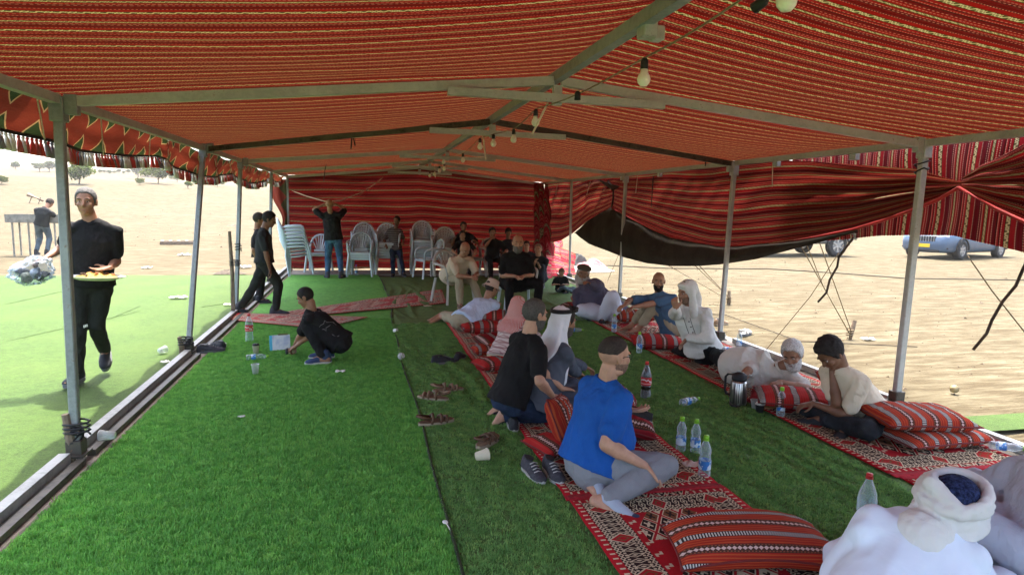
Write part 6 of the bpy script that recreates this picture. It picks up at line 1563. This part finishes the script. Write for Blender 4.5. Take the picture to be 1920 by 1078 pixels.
# --- 16 lavender man at right edge
I = person('man in lavender robe squatting at the right edge of the view',
    pel=G(1990,1080,.25), che=G(1968,895,.62), head=G(1990,800,.83), hd=(300, -10, 0), yawp=285, yaws=285,
    hands=[G(1905,960,.35), G(1915,1000,.3)], elb=[V((2.7, 2.2, .3)), V((2.7, 2.9, .3))], feet=[G(1885,1095,.1), G(1930,1070,.1)], knee=[G(1850,985,.42), G(1900,960,.45)], footdir=[(-.8, .2, 0), (-.8, .2, 0)],
    skin='dark', vox=.010, shirt=LAV, sleeve='long', robe=True, hairk=('short', 'black'), seed=24, shoes=SHD, collar=None, bulk=1.1)
# --- 17 waiter
I = person('man in black t-shirt walking over the lawn carrying a plate and plastic bag',
    pel=V((-2.42, 6.50, .95)), che=J(175, 428, 6.42), head=J(161, 379, 6.38), hd=(172, -2, 0), yawp=160, yaws=172,
    hands=[J(206, 502, 6.28), J(86, 484, 6.35)], elb=[J(222, 465, 6.6), J(118, 458, 6.5)], feet=[J(196, 656, 6.78), V((-2.55, 6.42, .10))], knee=[J(175, 610, 6.4), J(150, 620, 6.1)], footdir=[(.25, -.9, -.55), (-.1, -1, 0)],
    skin='tan', vox=.009, shirt=TB, trousers=TBL, shoes=SHD, hairk=('short', 'saltpepper'), seed=25, hair_kw=dict(thick=.006), handdir=((-.7, -.4, -.1), (-.55, -.3, -.25)), palm=((0, -.2, .9), (0, 0, -1)), curl=(.25, 1.0), shsc=1., bulk=1.02)
bm = bmesh.new(); g = J(160, 612, 6.2) - V((I['root'].location.x, I['root'].location.y, 0)); 
for k in range(3): box(bm, g+V((k*.012-.01, 0, .004*k)), (.008, .004, .022)); 
lg = obj('trouser_logo', bm, M_PAPER, I['root']); lg['kind'] = 'stuff'
def plate():
    pl = tag(empty('plate'), 'oval white plate heaped with rice held by the walking man', 'plate'); pl.location = J(181, 524, 6.22); pl.rotation_euler = (R(-3), R(2), 0)
    bm = bmesh.new(); lathe(bm, [(0, -.006), (.13, -.004), (.20, .018), (.225, .026), (.225, .030), (.19, .022), (.12, .004), (0, .002)], 36); obj('dish', bm, M_PAPER, pl, True)
    M = Mat('rice_mix', .8, .3); M.color(M.ramp(M.noise(55, 4, .8), [(.38, (.20, .06, .02)), (.47, (.55, .33, .05)), (.56, (.58, .42, .14)), (.68, (.10, .16, .03))])); M.bump(M.noise(90, 3, .7), .9, .01)
    def P(u, v): a = u*2*math.pi; return (math.cos(a)*v*.18, math.sin(a)*v*.18, .012+.045*(1-v**2)*(1+.8*nz(math.cos(a)*v*4, math.sin(a)*v*4))+.008*nz(math.cos(a)*v*22, math.sin(a)*v*22))
    grid_mesh('rice', P, 40, 14, M.m, pl)
    rnd = random.Random(3)
    for k in range(16): bm = bmesh.new(); a, r_ = rnd.uniform(0, 6.28), rnd.uniform(0, .15); ell(bm, (math.cos(a)*r_, math.sin(a)*r_, .05*(1-r_*4)+.022), (.018, .011, .008), Matrix.Rotation(rnd.uniform(0, 3), 3, 'Z')); obj('food_piece', bm, (M_TAN, M_BRN, plain('veg', (.35, .12, .03), .2))[k % 3], pl, True)
plate()
def bag():
    b = tag(empty('plastic_bag'), 'crumpled clear plastic bag of dark items held by the walking man', 'bag'); c = J(58, 512, 6.3); b.location = c; b.scale = (.78, .78, .78)
    def P(u, v):
        a = u*2*math.pi; ph_ = (v-.5)*math.pi; d = V((math.cos(a)*math.cos(ph_), math.sin(a)*math.cos(ph_), math.sin(ph_)))
        r_ = 1+.30*nz(d.x*2.4, d.y*2.4, d.z*2.4)+.16*(1-abs(nz(d.x*6, d.y*6, d.z*6))*3)
        q = V((d.x*.20, d.y*.13, d.z*.12))*r_
        if d.z > .3: q += V((.13, .0, .07))*(d.z-.3)
        return q
    grid_mesh('bag_film', P, 48, 28, M_BAGM, b)
    bm = bmesh.new(); rnd = random.Random(2)
    for k, (m, nm) in enumerate(((M_BLK, 'dark_pack'), (plain('khaki_pack', (.14, .14, .10), .4, .7, 30), 'khaki_pack'), (plain('silver_pack', (.35, .36, .38), .4, .4, 30), 'silver_pack'), (M_BLK, 'dark_pack'))):
        bm = bmesh.new(); ell(bm, V((-.09+.06*k, rnd.uniform(-.03, .03), rnd.uniform(-.05, .01))), (.065, .06, .05), Matrix.Rotation(k, 3, 'Y'), 3)
        for v_ in bm.verts: v_.co *= 1+.35*nz(v_.co.x*22+k, v_.co.y*22, v_.co.z*22)
        obj(nm, bm, m, b, False)
bag()
# --- 18 grill man
I = person('man in dark shirt and jeans bending over the barbecue out on the sand',
    pel=J(78,420,20.6), che=J(82,395,20.5), head=J(93,381,20.7), hd=(20, -40, 0), yawp=5, yaws=10,
    hands=[J(76, 412, 21.0), J(108, 413, 21.0)], elb=[J(58, 402, 20.5), J(106, 400, 20.5)], feet=[J(68,472,20.6), J(88,472,20.6)], footdir=[(-.1, 1, 0), (.1, 1, 0)],
    skin='tan', vox=.016, s=1.03, shirt=cloth('charcoal_tee', (.03, .032, .034), .2), trousers=JEANG, shoes=SHD, hairk=('short', 'dark'), seed=26, shsc=1.1)
# --- 19 walking boy & 20 companion
I = person('teenage boy in dark charcoal shirt and trousers striding over the back of the turf',
    pel=J(496, 489, 10.0), che=J(494, 437, 10.0), head=J(505, 412, 10.0), hd=(92, -18, 0), yawp=92, yaws=88,
    hands=[J(508, 500, 10.25), J(508, 515, 9.8)], elb=[J(490, 470, 10.3), J(498, 475, 9.75)], feet=[V((-1.80, 10.05, .13)), V((-1.30, 9.98, .10))], knee=[J(486, 540, 10.0), J(530, 540, 9.95)], footdir=[(.85, 0, -.45), (1, 0, 0)],
    s=.94, skin='dark', vox=.010, shirt=cloth('charcoal_shirt', (.025, .027, .027), .25), trousers=TBL, shoes=(M_SHG, M_SHG), hairk=('short', 'black'), seed=27, hair_kw=dict(thick=.009), shsc=.9, legw=1.02)
I = person('boy half hidden behind the striding teenager', pel=J(487, 478, 11.3), che=J(483, 438, 11.3), head=J(486, 412, 11.3), hd=(80, -5, 0), yawp=90, yaws=85, hands=[None, None],
    feet=[J(484, 572, 11.4), J(488, 573, 11.2)], s=.88, skin='tan', vox=.014, shirt=TB, trousers=TB2, shoes=SHD, hairk=('short', 'dark'), seed=28, shsc=.85)
# --- 21 squatting boy
def sharks(I):
    dg = bpy.context.evaluated_depsgraph_get(); root = I['root']; sh = [c for c in root.children if c.name.startswith('shirt')][0]
    from mathutils.bvhtree import BVHTree
    bv = BVHTree.FromPolygons([v.co.copy() for v in sh.data.vertices], [p.vertices[:] for p in sh.data.polygons])
    def hit(px, py):
        o = EYEV-root.location; d = ray(px, py).normalized(); r = bv.ray_cast(o, d); return (r[0]-d*.004) if r[0] else None
    base = (360, 520); sc_ = 400/1797
    fig = [[(1062, 432), (1085, 402), (1108, 392), (1118, 362), (1135, 378), (1190, 378), (1198, 384), (1150, 412), (1128, 425), (1130, 452), (1112, 436), (1078, 440), (1062, 432)],
           [(895, 330), (925, 335), (945, 318), (935, 345), (905, 352), (895, 330)], [(952, 270), (985, 250), (1010, 232), (978, 240), (950, 240)], [(1085, 500), (1110, 520), (1140, 560), (1120, 530)], [(1190, 380), (1215, 400)], [(1030, 290), (1075, 282), (1100, 270)], [(1180, 480), (1215, 500), (1240, 490)], [(960, 400), (985, 420), (1000, 440)]]
    for f in fig:
        pts = [hit(base[0]+x*sc_, base[1]+y*sc_) for x, y in f]; pts = [p for p in pts if p is not None]
        if len(pts) > 1: bm = bmesh.new(); tube(bm, pts, .0022, 4); obj('shark_outline', bm, plain('print_grey', (.30, .30, .30), .1), root)
I = person('boy in black shirt with white shark outlines squatting on the bright turf',
    **pose3(573,558,.68,.21,285,.06,.9), hd=(285, -28, 0), yawp=278, yaws=285,
    hands=[G(552,650,.12), G(556,648,.16)], elb=[G(570,640,.25), G(585,625,.3)], feet=[G(606,668,.10), G(612,658,.10)], knee=[G(556,612,.40), G(562,608,.40)], footdir=[(-1, -.15, 0), (-1, 0, 0)],
    s=.90, skin='tan', vox=.009, shirt=TB, trousers=TB2, shoes=(M_NAVY, M_SOLW), hairk=('short', 'black'), seed=29, hair_kw=dict(thick=.004), extra=sharks, curl=(.7, .7), legw=1.1, bulk=1.05)
# --- 22 man standing hands on head
I = person('man in black t-shirt and blue jeans standing with both hands on his head',
    pel=J(625, 447, 14.9), che=J(621, 403, 14.9), head=J(618, 384, 14.85), hd=(5, 5, 0), yawp=5, yaws=5,
    hands=[J(607, 383, 15.05), J(629, 382, 15.05)], elb=[J(586, 392, 15.1), J(646, 392, 15.1)], feet=[J(614, 515, 14.9), J(640, 514, 14.8)], knee=[J(614, 480, 15.4), J(640, 480, 15.4)], footdir=[(-.3, 1, 0), (.4, .9, 0)],
    skin='mid', vox=.011, s=1.0, shirt=TB, trousers=JEAN, shoes=(M_SHG, M_SHB), hairk=None, seed=30, shsc=1.12, bulk=1.1, handdir=((.8, 0, .2), (-.8, 0, .2)), palm=((0, -.2, -1), (0, -.2, -1)))
# --- 23 boy striped shirt
I = person('boy in dark striped t-shirt and jeans leaning against the stacked chairs',
    pel=J(742, 468, 15.3), che=J(739, 432, 15.35), head=J(744, 414, 15.3), hd=(215, -5, 0), yawp=178, yaws=185,
    hands=[J(755, 455, 15.2), J(724, 460, 15.2)], elb=[J(757, 445, 15.5), J(722, 445, 15.4)], feet=[J(757, 512, 15.0), J(737, 514, 15.0)], knee=[J(753, 485, 14.8), J(737, 485, 14.8)], footdir=[(.2, -1, 0), (-.2, -1, 0)],
    s=.82, skin='dark', vox=.012, shirt=STR, trousers=JEAND, shoes=SHD, hairk=('short', 'black'), seed=31, hair_kw=dict(thick=.010))
# --- 24-28 boys in dark clothes on the far chairs
for k, (lb, px, hy, Y, chy, pz, s, mt, hy_) in enumerate((
    ('boy in black leaning over the chairs behind the beige shirted man', 869, 425, 14.6, 438, .72, .86, TB, (185, -8, 0)),
    ('younger boy in black just above the bald beige man', 867, 442, 13.6, 452, .55, .78, TB, (180, -5, 0)),
    ('boy in black on a chair resting his chin on his hand', 923, 436, 14.3, 450, .50, .90, TB, (180, -12, 0)),
    ('boy in dark clothes looking down beside the corner curtain', 953, 437, 14.7, 452, .50, .90, cloth('dark_navy', (.02, .02, .028), .2), (185, -25, 0)),
    ('boy half hidden behind the shoulder of the big man in black', 987, 461, 13.9, 474, .40, .84, TB, (190, -5, 0)))):
    hd_ = J(px, hy, Y); ch_ = J(px+(2 if k != 3 else 0), chy+3, Y+.05); pl_ = V((ch_.x+.02, Y+.22, pz))
    if k == 4: pl_ = V((ch_.x, Y+.2, .2))
    hnd = [V((ch_.x+.18, Y-.22, pz+.12)), V((ch_.x-.18, Y-.22, pz+.12))]
    if k == 2: hnd[1] = hd_+V((-.03, -.12, -.12))
    if k == 0: hnd = [J(890, 452, Y-.2), J(852, 448, Y-.1)]
    person(lb, pel=pl_, che=ch_, head=hd_, hd=hy_, yawp=182, yaws=182, hands=hnd, elb=[ch_+V((.35, -.1, -.25)), ch_+V((-.35, -.1, -.25))],
        feet=[V((pl_.x+.12, Y-.28, .1)), V((pl_.x-.12, Y-.25, .1))], knee=[V((pl_.x+.14, Y-.3, pz+.1)), V((pl_.x-.14, Y-.3, pz+.1))], footdir=[(.1, -1, 0), (-.1, -1, 0)],
        s=s, skin=('tan', 'mid', 'tan', 'dark', 'mid')[k], vox=.014, shirt=mt, trousers=TB2, shoes=SHD, hairk=('short', 'black' if k < 4 else 'dark'), seed=40+k, hair_kw=dict(thick=.010))
# ---------------------------------------------------------------- air
bm = bmesh.new(); box(bm, (0, 150, 13), (900, 900, 34)); 
M = bpy.data.materials.new('haze'); M.use_nodes = True; M.node_tree.nodes.clear()
pv = M.node_tree.nodes.new('ShaderNodeVolumePrincipled'); pv.inputs['Color'].default_value = (.93, .93, .92, 1); pv.inputs['Density'].default_value = .0006; pv.inputs['Anisotropy'].default_value = .2
mo = M.node_tree.nodes.new('ShaderNodeOutputMaterial'); M.node_tree.links.new(pv.outputs[0], mo.inputs['Volume'])
tag(obj('haze', bm, M), kind='stuff')
